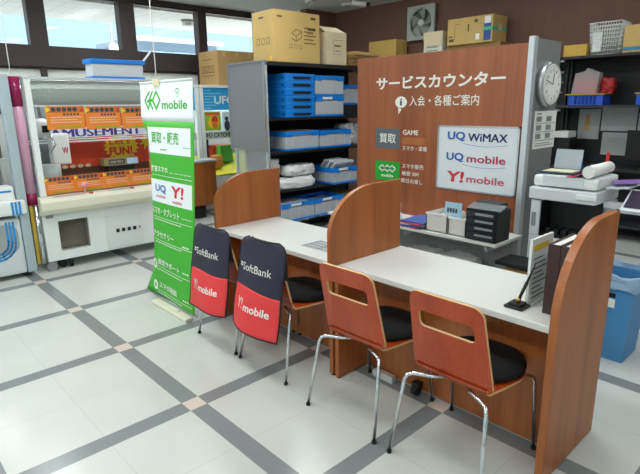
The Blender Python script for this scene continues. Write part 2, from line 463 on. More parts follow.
# things on the desks
t = thing('desk_mat', 'grey printed form sheet lying on the far desk by the middle divider', 'sheet', (-2.38, 2.33, .741))
obj('sheet', MB().bx(-2.58, -2.14, 2.22, 2.40, .7408, .743), mat('grey_sheet', '#AEB3B4', .4), t)
f = plane_map((0, 0, .743), (1, 0, 0), (0, 1, 0), .0008)
mb = MB()
for k in range(4): strokes(mb, f, [[(-2.57, 2.24+k*.047), (-2.15, 2.24+k*.047)]], .006)
for k in range(4): strokes(mb, f, [[(-2.56+k*.13, 2.23), (-2.56+k*.13, 2.39)]], .006)
obj('printed_lines', mb, ink, t, recalc=False)
t = thing('pen_stand', 'black desk pen leaning in its square stand on the white desk', 'pen stand', (-1.03, 2.21, .74))
obj('base', MB().bx(-1.075, -.985, 2.165, 2.255, .7405, .752, .004).prism([(-.03, -.03), (.03, -.03), (.03, .03), (-.03, .03)], None, (-1.03, 2.21, .752), t=.012), black, t)
obj('pen_holder', MB().cyl((-1.03, 2.21, .764), (-1.022, 2.214, .785), .01, .008), mat('brass', '#C89A3A', .3, metal=1), t)
obj('pen', MB().cyl((-1.026, 2.212, .775), (-1.005, 2.238, .86), .007, .008).cyl((-1.005, 2.238, .86), (-.985, 2.263, .945), .006, .002), black, t)
# leaflet holder, sheets, binders
t = thing('leaflet_stand', 'white leaflet stand with printed sheets beside the brown binders', 'leaflet stand', (-1.0, 2.36, .74))
obj('panel', MB().bx(-1.012, -1.0, 2.25, 2.47, .741, 1.06).bx(-1.03, -.985, 2.26, 2.46, .741, .747), white, t)
mp = plane_map((-1.012, 2.47, .741), (0, -1, 0), (0, 0, 1), .001)
obj('leaflet', MB().bx(-1.022, -1.0125, 2.27, 2.45, .79, 1.02), mat('leaflet_paper', '#D8D8CE', .6), t)
mb = MB(); mp2 = plane_map((-1.0222, 2.45, .79), (0, -1, 0), (0, 0, 1), .001)
for k in range(8): strokes(mb, mp2, [[(.02, .02+k*.02), (.15-.03*(k % 3), .02+k*.02)]], .007)
obj('printed_lines', mb, ink, t, recalc=False)
mp3 = plane_map((-1.0, 2.25, .741), (0, 1, 0), (0, 0, 1), .001)
mb = MB(); flat(mb, mp3, [rect(.02, .26, .17, .29)]); obj('yellow_strip', mb, yellow, t, recalc=False)
mb = MB()
for k in range(9): strokes(mb, mp3, [[(.03, .03+k*.024), (.18-.03*(k % 3), .03+k*.024)]], .006)
obj('printed_text', mb, ink, t, recalc=False)
bind = mat('binder_brown', '#3A2420', .5)
def binder(x0, x1, label):
    t = thing('ring_binder', label, 'binder', ((x0+x1)/2, 2.37, .74), 'brown binders at the counter end')
    obj('cover', MB().bx(x0, x0+.005, 2.225, 2.50, .741, 1.065).bx(x1-.005, x1, 2.225, 2.50, .741, 1.065).bx(x0, x1, 2.222, 2.228, .741, 1.065), bind, t)
    obj('pages', MB().bx(x0+.006, x1-.006, 2.235, 2.495, .75, 1.058), paper, t)
binder(-.917, -.864, 'brown ring binder standing next to the white leaflet stand')
binder(-.861, -.81, 'brown ring binder pressed against the right end panel')
one('paper_stack', MB().bx(-1.09, -1.03, 2.50, 2.62, .7405, .83, .003), paper, 'small white note pad block behind the pen stand', 'note pad')

# ------------------------------------------------------------------ chairs
cush = mat('black_cushion', '#0C0D10', .9, var=.2, scale=60)
def make_chair(label, slot=True, bw_=.197):
    t = thing('dining_chair' if False else 'visitor_chair', label, 'chair', (0, 0, 0), 'visitor chairs at the counter')
    # backrest leaning back: local plane origin at its foot
    lean = Vector((0, -.09, .40)).normalized(); o = Vector((0, -.142, .450))
    W, Hh = bw_, .43 if slot else .40
    loop = rrect(-W, 0, W, Hh, .045, 5, (.035, .035, .05, .05))
    # trapezoid: slightly narrower at the top
    loop = [(a*(1.05-.12*b/Hh), b) for a, b in loop]
    hole = [[(a, b) for a, b in rrect(-.14, .25, .14, .335, .022, 4)]] if slot else None
    mb = MB(); mb.prism(loop, hole, o + Vector((0, .006, 0)), (1, 0, 0), lean, .013, edge_mi=1)
    bm = mb.bm
    for v in bm.verts: v.co.y -= .0 - .35*(v.co.x**2)       # gentle curve of the ply
    obj('backrest', mb, [chairw, birch], t, local=True)
    # seat: ply disc with a bend up to the back
    pts = []
    for k in range(0, 25):
        a = -PI*.0 + PI*k/24
        pts.append((.218*math.cos(a), .085 + .23*math.sin(a)))
    pts += [(-.2, -.03), (-.185, -.11), (.185, -.11), (.2, -.03)]
    mb = MB(); mb.prism(pts, None, (0, 0, .432), (1, 0, 0), (0, 1, 0), .013, edge_mi=1)
    prof = [(-.11, .4385), (-.128, .444), (-.14, .455), (-.146, .475)]
    for (y0, z0), (y1, z1) in zip(prof, prof[1:]):
        d = Vector((0, y1-y0, z1-z0)); n = Vector((0, -d.z, d.y)).normalized()*.0065
        for sgn in (1,):
            A = [Vector((-.185, y0, z0))-n, Vector((.185, y0, z0))-n, Vector((.185, y1, z1))-n, Vector((-.185, y1, z1))-n]
            B = [p+2*n for p in A]
            v = [mb.bm.verts.new(p) for p in A+B]
            for q, e in (((0, 1, 2, 3), 0), ((7, 6, 5, 4), 0), ((1, 5, 6, 2), 1), ((0, 3, 7, 4), 1)):
                ff = mb.bm.faces.new([v[i] for i in q]); ff.material_index = e
    obj('seat', mb, [chairw, birch], t, local=True)
    obj('cushion', MB().lathe([(.12, .446), (.195, .447), (.212, .455), (.215, .47), (.207, .486), (.16, .495), (.05, .492), (.0005, .491)], (0, .105, 0), 40), cush, t, local=True)
    obj('under_frame', MB().bx(-.1, .1, .0, .12, .418, .4315, .003), blackm, t, local=True)
    for sx in (-1, 1):
        for rear in (1, 0):
            if rear: P = [(.05, -.09, .425), (.1, -.135, .423), (.185, -.175, .421), (.207, -.19, .412), (.215, -.2, .39), (.245, -.268, .012)]
            else: P = [(.05, .04, .425), (.13, .12, .423), (.198, .195, .421), (.218, .218, .41), (.224, .228, .385), (.235, .265, .012)]
            lg = obj('leg', MB().tube([(sx*a, b, c) for a, b, c in P], .0095, 10), chrome, t, local=True)
            obj('glide', MB().cyl((sx*P[-1][0], P[-1][1], 0), (sx*P[-1][0], P[-1][1], .014), .0125, n=12), rubber, lg, local=True)
    return t
c4 = make_chair('bare wooden chair nearest the camera beside the right end panel')
c4.location = (-1.15, 2.01, 0)
c3 = dup(c4, (-1.745, 2.005, 0), 'bare wooden chair with a slotted back in front of the middle divider', rz=.02)
cc = make_chair('chair under the right black and red cover, round black seat showing', False, .16)
cc.location = (-2.49, 2.05, 0)
dup(cc, (-3.04, 2.055, 0), 'chair under the leftmost black and red cloth cover', rz=0)

# ------------------------------------------------------------------ printed cloth covers
cb = mat('cover_black', '#252036', .6, bump=.15, bscale=25); cr_ = mat('cover_red', '#E8393B', .6, bump=.15, bscale=25); pip = mat('cover_piping', '#120F14', .7)
def cover(TL, TR, BL, BR, label, seed):
    # sheet in front of (and folded over) the backrest; corners are (x, z)
    t = thing('chair_cover', label, 'chair cover', ((TL[0]+TR[0])/2, 1.79, BL[1]), 'printed cloth covers on the chairs')
    def ctr(u, v):
        k = 1-v
        x = (TL[0]*(1-u)+TR[0]*u)*(1-k) + (BL[0]*(1-u)+BR[0]*u)*k
        z = (TL[1]*(1-u)+TR[1]*u)*(1-k) + (BL[1]*(1-u)+BR[1]*u)*k
        return x, z
    def front(u, v):
        # round the top corners
        e = 0
        uu = u
        if v > .86:
            q = (v-.86)/.14; ins = .16*(1-math.sqrt(max(0, 1-q*q)))
            uu = ins + (1-2*ins)*u
        x, z = ctr(uu, v)
        y = 1.772 - .05*(1-v) + .012*math.sin(u*6+seed)*(1-v) + .030*abs(2*u-1)**3 + .006*math.sin(v*9+u*4+seed)*(1-v)
        return Vector((x, y, z))
    split = .455
    red_curve = lambda u: split + .045*math.sin(PI*(u*1.0+.12))*(1-u)
    obj('black_half', MB().grid(lambda u, v: front(u, red_curve(u)+(1-red_curve(u))*v), 20, 22), cb, t, solid=.004)
    obj('red_half', MB().grid(lambda u, v: front(u, red_curve(u)*v), 20, 18), cr_, t, solid=.004)
    # pocket behind the backrest
    obj('back_pocket', MB().grid(lambda u, v: front(.06+.88*u, .62+.38*v) + Vector((0, .07-.05*v, 0)), 14, 10), cb, t, solid=.003)
    edge = [front(0, k/40) for k in range(41)] + [front(k/20, 1) for k in range(21)] + [front(1, 1-k/40) for k in range(41)] + [front(1-k/20, 0) for k in range(1, 21)]
    obj('piping', MB().tube([p+Vector((0, -.001, 0)) for p in edge], .005, 8), pip, t)
    fm = lambda x, y: front(x, y) + Vector((0, -.0045, 0))
    text('SoftBank', letterw, t, fm, .19, .66, .82, .74, .0)
    mb = MB(); flat(mb, fm, [rect(.1, .69, .17, .705), rect(.1, .715, .17, .73)]); obj('logo_bars', mb, letterw, t, recalc=False)
    text('Y!', letterw, t, fm, .17, .24, .30, .36, .002, italic=.0)
    text('mobile', letterw, t, fm, .34, .23, .84, .315, .02)
    return t
cover((-3.25, .868), (-2.80, .872), (-3.35, .235), (-2.84, .275), 'black and red printed cloth cover on the leftmost chair next to the green banner', .5)
cover((-2.66, .882), (-2.215, .888), (-2.77, .27), (-2.30, .26), 'black and red printed cloth cover on the second chair, nearer the middle divider', 2.1)

# ------------------------------------------------------------------ hanging banner
t = thing('hanging_banner', 'tall green and white shop banner hanging from a cord left of the counter', 'banner', (-3.93, 1.93, .04))
def ban(x, z, off=0):
    """x 0..1 across, z height; the left edge curls back around mid height"""
    k = max(0, min(1, (z-.03)/1.83))
    left = -4.355 - .01*k; wid = .875
    curl = max(0, math.sin(PI*min(1, k/.86)))**1.3
    y = 1.868 + .132*k
    X = left + wid*x
    s0 = .21
    if x < s0 and curl > 1e-3:
        d = (s0-x)/s0                              # 0..1 towards the left edge
        ang = 2.5*curl*d
        R = s0*wid/(2.5*curl)
        X = left + wid*s0 - R*math.sin(ang); y += R*(1-math.cos(ang))
        nx, ny = -math.sin(ang), -math.cos(ang)
    else: nx, ny = 0, -1
    y += .012*math.sin(x*5+z*2)*(1-k)
    zz = z - .02*(1-x)*(1-k)*0
    return Vector((X + nx*off, y + ny*off, zz))
zsp = 1.558
wsheet = mat('banner_white', '#E9EEEE', .6)
obj('green_sheet', MB().grid(lambda u, v: ban(u, .06+(zsp-.06)*v), 40, 30), green, t, solid=.003)
obj('white_sheet', MB().grid(lambda u, v: ban(u, zsp+(1.86-zsp)*v), 40, 8), wsheet, t, solid=.003)
obj('top_rod', MB().cyl((-4.37, 2.0, 1.865), (-3.495, 2.0, 1.865), .009), white, t)
obj('bottom_rod', MB().cyl((-4.36, 1.87, .057), (-3.455, 1.87, .057), .008), alu, t)
obj('cord', MB().tube([Vector((-4.06, 2.0, 1.86+(H-1.86)*k/6)) for k in range(7)], .004, 6), white, t)
obj('tape', MB().bx(-4.11, -4.0, 1.985, 1.9975, 1.835, 1.885), mat('masking_tape', '#D8CFA6', .6), t)
bm_ = lambda x, z: ban(x, z, .003)
bm2 = lambda x, z: ban(x, z, .0045)
# green diamond mark and name
mb = MB()
def geo(mb, fm, x0, x1, y0, y1, w):
    W = (x1-x0); hh = (y1-y0)/2; cy = (y0+y1)/2; q = W/4.2
    strokes(mb, fm, [[(x0+q*1.3, cy+hh), (x0, cy), (x0+q*1.0, cy-hh), (x0+q*1.5, cy-hh*.1), (x0+q*.8, cy-hh*.1)]], w)
    strokes(mb, fm, [[(x0+q*2.2, cy+hh), (x0+q*1.2, cy), (x0+q*2.2, cy-hh)], [(x0+q*1.4, cy), (x0+q*2.2, cy)]], w)
    strokes(mb, fm, [[(x0+q*3.2, cy+hh), (x0+q*2.2, cy), (x0+q*3.2, cy-hh), (x1, cy)]], w, closed=True)
geo(mb, bm_, .10, .41, 1.655, 1.79, .022)
obj('logo_mark', mb, greenl, t, recalc=False)
text('mobile', greenl, t, bm_, .445, 1.652, .905, 1.72, .02)
mb = MB()
for k in range(3):
    strokes(mb, bm_, [[(.735+.022*(k+.3)*math.cos(a), 1.735+.045*(k+.3)*math.sin(a)*.7) for a in (PI*.2, PI*.4, PI*.6, PI*.8)]], .007)
obj('signal_mark', mb, greenl, t, recalc=False)
obj('white_panel', MB().grid(lambda u, v: bm_(.13+.82*u, 1.3+.21*v), 24, 6), wsheet, t, recalc=False)
text('買取・販売', greenl, t, bm2, .22, 1.38, .745, 1.475, .014)
mb = MB(); strokes(mb, bm2, [[(.16, 1.362), (.94, 1.362)]], .005); obj('rule_line', mb, greenl, t, recalc=False)
mb = MB(); strokes(mb, bm2, [[(.41+.04*k, 1.325+.008), (.41+.04*k+.022, 1.325+.008)] for k in range(int((.54-.41)/.04))], .011); obj('small_print', mb, greenl, t, recalc=False)
text('格安スマホ', letterw, t, bm_, .2, 1.148, .54, 1.198, .02)
text('low cost smartphone', letterw, t, bm_, .58, 1.145, .95, 1.163, .0)
obj('white_panel', MB().grid(lambda u, v: bm_(.17+.795*u, .895+.19*v), 24, 6), wsheet, t, recalc=False)
bluep = mat('logo_blue', '#1F62B8', .5); redy = mat('logo_red', '#D61F3A', .5); magp = mat('logo_magenta', '#C51868', .5)
text('UQ', bluep, t, bm2, .28, .975, .5, 1.045, .03)
text('mobile', magp, t, bm2, .29, .935, .49, .962, .01)
text('Y!', redy, t, bm2, .59, .96, .82, 1.055, .03, italic=.1)
text('mobile', redy, t, bm2, .63, .915, .80, .942, .01)
text('スマホ・タブレット', letterw, t, bm_, .18, .79, .745, .855, .015)
text('smartphone', letterw, t, bm_, .78, .80, .95, .818, .0)
text('アクセサリー', letterw, t, bm_, .19, .59, .63, .645, .015)
mb = MB(); strokes(mb, bm_, [[(.80+.04*k, .575+.008), (.80+.04*k+.022, .575+.008)] for k in range(int((.95-.80)/.04))], .011); obj('small_print', mb, letterw, t, recalc=False)
text('設定サポート', letterw, t, bm_, .27, .345, .735, .40, .015)
mb = MB(); strokes(mb, bm_, [[(.80+.04*k, .36+.008), (.80+.04*k+.022, .36+.008)] for k in range(int((.95-.80)/.04))], .011); obj('small_print', mb, letterw, t, recalc=False)
text('スマホ相談', letterw, t, bm_, .28, .135, .67, .19, .015)
mb = MB(); strokes(mb, bm_, [[(.80+.04*k, .13+.008), (.80+.04*k+.022, .13+.008)] for k in range(int((.95-.80)/.04))], .011); obj('small_print', mb, letterw, t, recalc=False)
mb = MB()
for z in (1.12, .765, .565, .325, .108): strokes(mb, bm_, [[(.22+.74*k/8, z) for k in range(9)]], .004)
for z in (.745, .545, .30, .085):
    for k in range(11): strokes(mb, bm_, [[(.24+.05*k, z), (.275+.05*k, z)]], .007)
obj('rule_line', mb, letterw, t, recalc=False)
for z in (.34, .145): flatobj('icon_disc', bm_, [circle(.2, z, .045, 20, .045)], letterw, t)
for z in (.32, .125): flatobj('icon_mark', bm2, [rect(.185, z, .215, z+.04)], green, t)
bs = thing('banner_base', 'white weighted foot on the floor beneath the green banner', 'banner base', (-3.82, 1.836, 0))
obj('body', MB().bx(-4.13, -3.52, 1.80, 1.872, 0, .032, .012), cream, bs)
obj('ridge', MB().bx(-3.95, -3.7, 1.82, 1.855, .032, .042, .004), cream, bs)

# ------------------------------------------------------------------ crane game machine
t = thing('crane_game', 'white prize crane game with orange flyers on its glass', 'game machine', (-6.2, 2.36, 0))
y0, y1 = 1.44, 3.10; FXX = -5.72
whitec = mat('machine_white', '#E6EAE8', .35)
mb = MB()   # cabinet with a hatch opening
mb.prism(rect(y0, .11, y1, .66), [rect(1.58, .2, 1.885, .525)], (FXX-.03, 0, 0), (0, 1, 0), (0, 0, 1), .03)
mb.bx(-6.72, FXX-.03, y0, 1.56, .11, .66).bx(-6.72, FXX-.03, 1.9, y1, .11, .66).bx(-6.72, FXX-.03, 1.56, 1.9, .54, .66).bx(-6.72, FXX-.03, 1.56, 1.9, .11, .19)
obj('cabinet', mb, whitec, t)
obj('prize_chute', MB().bx(-6.2, -6.18, 1.56, 1.9, .19, .54).bx(-6.18, FXX-.03, 1.56, 1.575, .19, .54).bx(-6.18, FXX-.03, 1.885, 1.9, .19, .54), mat('chute_grey', '#8A8578', .5), t)
obj('chute_flap', MB().bx(-5.84, -5.835, 1.58, 1.885, .2, .525), mat('smoked_acrylic', '#857D70', .15, alpha=.6), t)
d = obj('door', MB().bx(FXX, FXX+.012, 2.06, 2.48, .13, .5, .003), mat('door_white', '#DDE1DF', .4), t)
for k in range(4): obj('button', MB().bx(FXX+.012, FXX+.018, 2.17+k*.065, 2.205+k*.065, .305, .345), black, d)
obj('lock', MB().cyl((FXX+.012, 2.44, .33), (FXX+.022, 2.44, .33), .012, n=12), chrome, d)
obj('vent_plate', MB().bx(FXX, FXX+.008, 1.47, 1.54, .57, .63), grey, t)
mb = MB()
mb.prism([(-5.719, .60), (-5.64, .63), (-5.61, .67), (-5.61, .745), (-5.64, .785), (-5.719, .80)], None, (0, y1+.01, 0), (1, 0, 0), (0, 0, 1), y1-y0+.03)
obj('control_console', mb, cream, t)
for k in range(3):
    mb = MB().bx(-5.70, -5.65, 1.55+k*.56, 1.85+k*.56, .792, .798)
    obj('console_decal', mb, mat('decal_pink', '#D9B7C0', .5), t)
for k in range(3):
    mb = MB().cyl((-5.66, 1.93+k*.45, .785), (-5.66, 1.93+k*.45, .803), .022, n=16)
    obj('console_button', mb, mat('button_red', '#C23A30', .4), t)
obj('joystick', MB().cyl((-5.66, 1.87, .80), (-5.66, 1.87, .86), .008, n=10).sphere((-5.66, 1.87, .885), .03, n=8), mat('knob_pink', '#E8A0A8', .3), t)
obj('front_post', MB().bx(FXX-.045, FXX+.015, y0+.01, y0+.065, .80, 1.95), whitec, t)
obj('front_post', MB().bx(FXX-.045, FXX+.015, y1-.06, y1, .80, 1.95), whitec, t)
obj('roof', MB().bx(-6.72, FXX+.02, y0, y1, 1.945, 1.97, .004), lgrey, t)
foil = mat('embossed_foil', '#BCC6C1', .3, metal=.5, bump=.9, bscale=70)
mb = MB(); mb.prism([(-5.76, 1.94), (-5.75, 1.86), (-5.82, 1.70), (-5.84, 1.70), (-5.84, 1.94)], None, (0, y1-.06, 0), (1, 0, 0), (0, 0, 1), y1-y0-.12)
obj('header_panel', mb, foil, t)
obj('rail', MB().bx(-5.75, -5.73, y0+.06, y1-.06, 1.685, 1.70), white, t)
obj('rail', MB().bx(-6.42, -6.40, y0+.06, y1-.06, 1.285, 1.30), white, t)
obj('rail', MB().bx(-6.42, -6.40, y0+.06, y1-.06, 1.315, 1.325), white, t)
obj('deck', MB().bx(-6.7, -5.76, y0+.03, y1-.03, .66, .82), lgrey, t)
back = mat('backdrop_red', '#D3401F', .6, var=.12, scale=5)
bp = obj('backdrop', MB().bx(-6.66, -6.64, 1.9, y1-.03, .82, 1.60), back, t)
obj('rear_panel', MB().bx(-6.68, -6.66, y0+.03, y1-.03, .82, 1.94), mat('rear_grey', '#869090', .5), t)
obj('side_glass', MB().bx(-6.64, FXX-.05, y1-.03, y1-.025, .86, 1.94), glass, t)
obj('side_panel', MB().bx(-6.7, -5.95, y0, y0+.02, .66, 1.945), whitec, t)
obj('front_glass', MB().bx(FXX-.012, FXX-.008, y0+.065, y1-.06, .80, 1.70), glass, t)
fb = FX(-6.64)
star = []
for k in range(36):
    a = k*2*PI/36; q = 1 if k % 2 else .82; star.append((2.71+.235*q*math.cos(a), 1.185+.165*q*math.sin(a)))
flatobj('starburst', fb, [star], yellow, bp)
fb2 = FX(-6.64, .003)
text("Let's", redp, bp, fb2, 2.56, 1.215, 2.83, 1.29, .02)
text('FUN!', redp, bp, fb2, 2.55, 1.08, 2.85, 1.185, .04)
flatobj('starburst', fb, [[(3.06+.12*(1 if k % 2 else .5)*math.cos(k*PI/8), 1.24+.12*(1 if k % 2 else .5)*math.sin(k*PI/8)) for k in range(16)]], yellow, bp)
flatobj('brown_band', fb, [rect(1.905, .83, 3.06, .97)], mat('band_brown', '#5A2F1E', .6), bp)
flatobj('dot_row', fb2, [circle(2.0+.09*k, .985, .035, 14, .022) for k in range(4)], mat('dot_pale', '#E8C79A', .6), bp)
am = obj('title_board', MB().bx(-6.445, -6.43, 1.75, 3.0, 1.335, 1.45), mat('title_white', '#DCDCE2', .5), t)
text('AMUSEMENT', mat('title_purple', '#4A3D8C', .5), am, FX(-6.43), 1.82, 1.345, 2.90, 1.435, -.08)
obj('wheel', MB().cyl((-5.79, 1.48, .05), (-5.75, 1.48, .05), .05), mat('wheel_grey', '#8B8D90', .4), t)
obj('wheel', MB().cyl((-5.85, 1.6, .045), (-5.81, 1.6, .045), .045), rubber, t)
obj('levelling_foot', MB().cyl((-5.8, 1.68, 0), (-5.8, 1.68, .11), .02), rubber, t)
obj('wheel', MB().cyl((-5.79, 3.2, .05), (-5.75, 3.2, .05), .05), rubber, t)
obj('wheel', MB().cyl((-6.65, 3.2, .05), (-6.61, 3.2, .05), .05), rubber, t)
obj('wheel', MB().cyl((-6.65, 1.5, .05), (-6.61, 1.5, .05), .05), rubber, t)
obj('interior_lamp', MB().cyl((-6.0, y0+.1, 1.90), (-6.0, y1-.1, 1.90), .015, n=12), lamp, t)
# pink corner tube
tb = obj('corner_tube', MB().cyl((-5.80, 1.385, .80), (-5.80, 1.385, 1.97), .052), mat('tube_pink', '#D9A3BC', .2), t)
for z, zz in ((1.69, 1.972), (.72, .84)): obj('tube_collar', MB().cyl((-5.80, 1.385, z), (-5.80, 1.385, zz), .0535), mat('tube_crimson', '#93144E', .2), tb)
obj('corner_trim', MB().bx(-5.83, -5.76, 1.345, 1.375, .1, .72), mat('trim_gold', '#C9A63C', .4), t)
obj('corner_pipe', MB().cyl((-5.77, 1.405, .1), (-5.77, 1.405, .72), .03), chrome, t)
# claw
cl = thing('crane_claw', 'round white crane claw hanging at the left inside the crane game', 'claw', (-6.15, 1.67, 1.37))
obj('dome', MB().sphere((-5.98, 1.62, 1.475), .10, n=14), mat('claw_white', '#D3D9D9', .35), cl)
obj('window', MB().bx(-5.90, -5.875, 1.60, 1.66, 1.43, 1.5), dark, cl)
obj('arm', MB().tube([(-5.98, 1.55, 1.42), (-5.96, 1.52, 1.3), (-5.96, 1.58, 1.2)], .012), chrome, cl)
obj('arm', MB().tube([(-5.98, 1.69, 1.42), (-5.96, 1.73, 1.3), (-5.96, 1.66, 1.2)], .012), chrome, cl)
obj('stem', MB().cyl((-5.98, 1.62, 1.57), (-5.98, 1.62, 1.90), .02), grey, cl)
# flyers on the glass
def flyer(yc, z, w, h, label, group):
    f = thing('promo_flyer', label, 'flyer', (FXX, yc, z), group)
    X = FXX-.006
    obj('sheet', MB().bx(X, X+.003, yc-w/2, yc+w/2, z, z+h), orange, f)
    fm = FX(X+.003, .001); fm2 = FX(X+.003, .002)
    flatobj('title_band', fm, [rect(yc-w/2, z+h*.72, yc+w/2, z+h)], mat('flyer_band', '#C96A2A', .6), f)
    flatobj('coin', fm2, [circle(yc-w*.3+w*.14*k, z+h*.86, h*.1, 14) for k in range(5)], ink, f)
    flatobj('corner_flash', fm2, [[(yc-w/2, z+h*.72), (yc-w*.36, z+h*.85), (yc-w/2, z+h)]], yellow, f)
    flatobj('corner_flash', fm2, [[(yc+w*.38, z+h*.75), (yc+w*.49, z+h*.75), (yc+w*.46, z+h*.98)]], redp, f)
    flatobj('headline', fm2, [rect(yc-w*.06+w*.09*k, z+h*.6, yc+w*.0+w*.09*k, z+h*.69) for k in range(5)], ink, f)
    flatobj('text_line', fm2, [rect(yc-w*.4, z+h*.5-k*h*.11, yc+w*(.42-.1*(k % 2)), z+h*.54-k*h*.11) for k in range(3)], mat('flyer_pale', '#EBB9A0', .6), f)
    flatobj('footer', fm2, [rect(yc-w*.25, z+h*.05, yc+w*.38, z+h*.14)], mat('flyer_olive', '#A8A01E', .6), f)
    return f
FP = mat('flyer_band', '#C96A2A', .6)
wt = 'upper row of flyers on the crane game'; wb = 'lower row of flyers on the crane game'
flyer(1.795, 1.462, .37, .228, 'orange flyer at the top left of the crane glass beside the claw', wt)
flyer(2.175, 1.452, .37, .228, 'orange flyer in the upper row, second from the claw, under the blue lidded container', wt)
flyer(2.56, 1.442, .37, .228, 'orange flyer in the upper row next to the green banner', wt)
flyer(1.655, .812, .295, .175, 'orange flyer at the lower left of the crane glass by the joystick', wb)
flyer(1.945, .812, .295, .175, 'orange flyer in the lower row, second from the left post', wb)
flyer(2.245, .812, .295, .175, 'orange flyer in the lower row, third from the left post', wb)
flyer(2.545, .812, .295, .175, 'orange flyer in the lower row next to the green banner', wb)
# prizes inside
pb = one('prize_bag', MB().bx(-6.35, -6.2, 1.76, 1.95, 1.06, 1.40, .02), paper, 'white prize bag with a red letter behind the claw', 'bag')
text('W', redp, pb, FX(-6.2), 1.86, 1.18, 1.93, 1.25, .03)
one('capsule_tub', MB().cyl((-6.1, 1.66, .821), (-6.1, 1.66, 1.08), .13), mat('tub_grey', '#AEB8B6', .3), 'grey tub standing on the deck under the claw', 'tub')
pz = thing('prize_box', 'flat dark prize box with gold ends in front of the red backdrop', 'box', (-6.5, 2.62, .862))
obj('carton', MB().bx(-6.58, -6.46, 2.40, 2.84, .97, 1.06), mat('prize_gold', '#8E8556', .5), pz)
obj('stand', MB().bx(-6.56, -6.5, 2.45, 2.8, .821, .97), black, pz)
flatobj('face_plate', FX(-6.46), [rect(2.46, .985, 2.66, 1.045)], ink, pz)
text('ONE PIECE', mat('plate_gold', '#B8B08A', .5), pz, FX(-6.46, .003), 2.48, 1.0, 2.64, 1.03, .02)
flatobj('blue_label', FX(-6.46), [rect(2.69, .98, 2.83, 1.05)], mat('label_pale_blue', '#BBD3EA', .5), pz)
# lidded container on the roof
t = thing('lidded_container', 'clear storage box with a blue lid on top of the crane game', 'storage box', (-5.98, 2.37, 1.97))
obj('tub', MB().bx(-5.98, -5.78, 2.14, 2.70, 1.992, 2.125, .01), mat('milky_tub', '#D6DDE0', .3, alpha=.85), t)
obj('lid', MB().bx(-6.0, -5.76, 2.12, 2.72, 2.125, 2.17, .008), blue, t)
obj('base', MB().bx(-5.99, -5.77, 2.13, 2.71, 1.971, 1.993, .004), blue, t)
one('white_rod', MB().cyl((-6.3, 2.75, 1.985), (-6.15, 3.0, 2.33), .012), white, 'thin white rod leaning behind the blue lidded box', 'rod')

# ------------------------------------------------------------------ machine at the left edge
t = thing('prize_machine', 'pale grey prize machine with blue stripes at the left edge of the picture', 'game machine', (-6.2, .55, 0))
ym = 1.322
obj('column', MB().bx(-5.80, -5.70, ym-.085, ym, .05, 1.99, .012), mat('machine_grey', '#A9B7BE', .4), t)
mb = MB(); mb.bx(-6.7, -5.71, -.4, ym-.087, .05, .62, .03)
obj('cabinet', mb, mat('machine_pale', '#D3DADB', .4), t)
obj('ledge', MB().bx(-6.6, -5.66, -.4, ym-.02, .655, .80, .03), whitec, t)
sb = mat('stripe_blue', '#2E8FD0', .4)
mb = MB()
for k in range(3): mb.bx(-5.662, -5.655, 1.165+k*.032, 1.185+k*.032, .66, .79)
obj('ledge_stripe', mb, sb, t)
fm = FX(-5.71, .002)
flatobj('hatch_window', fm, [rrect(.2, .27, 1.2, .57, .1)], mat('hatch_grey', '#9DA3A4', .3), t)
mb = MB()
for k in range(3):
    o = .03*k
    pts = [(1.135+o-.03, .585)] + [(1.0+(.135+o-.03)*math.cos(a), .40-o*.4+(.12+o*.6)*math.sin(a)) for a in [0, -.3, -.6, -.9, -1.2, -PI/2]] + [(.3, .28-o)]
    strokes(mb, FX(-5.71, .004), [pts], .02)
obj('u_stripe', mb, sb, t, recalc=False)
obj('shelf', MB().bx(-6.6, -5.82, -.4, ym-.09, 1.18, 1.2).bx(-6.6, -5.82, -.4, ym-.09, 1.93, 1.98), lgrey, t)
obj('rear_panel', MB().bx(-6.7, -6.6, -.4, ym, .62, 1.98), lgrey, t)
obj('lamp_panel', MB().bx(-5.80, -5.775, .74, .92, 1.61, 1.79), mat('lamp_panel_glow', '#FFFFFF', .5, emit=14), t)
for y in (-.3, 1.2): obj('foot', MB().bx(-5.9, -5.8, y, y+.08, 0, .05), rubber, t)
o = one('prize_carton', MB().bx(-5.95, -5.72, .88, 1.22, .802, .93, .004), paper, 'white prize box with blue print on the ledge at the left edge', 'box')
flatobj('printed_band', FX(-5.72), [rect(.9, .88, 1.2, .90), rect(.92, .83, 1.02, .87)], sb, o)
one('prize_carton', MB().bx(-6.25, -5.98, .9, 1.18, .802, 1.14, .004), mat('prize_grey', '#8F9088', .6, var=.3, scale=30), 'grey patterned prize box standing behind the white one', 'box')
one('prize_carton', MB().bx(-6.05, -5.85, .92, 1.20, 1.202, 1.33, .004), mat('prize_dark', '#5E5A48', .6, var=.5, scale=40), 'dark patterned prize box on the upper shelf at the left edge', 'box')
one('prize_carton', MB().bx(-6.5, -6.46, .9, 1.10, 1.201, 1.85, .004), sb, 'blue sign card standing on the upper shelf at the left edge', 'sign')

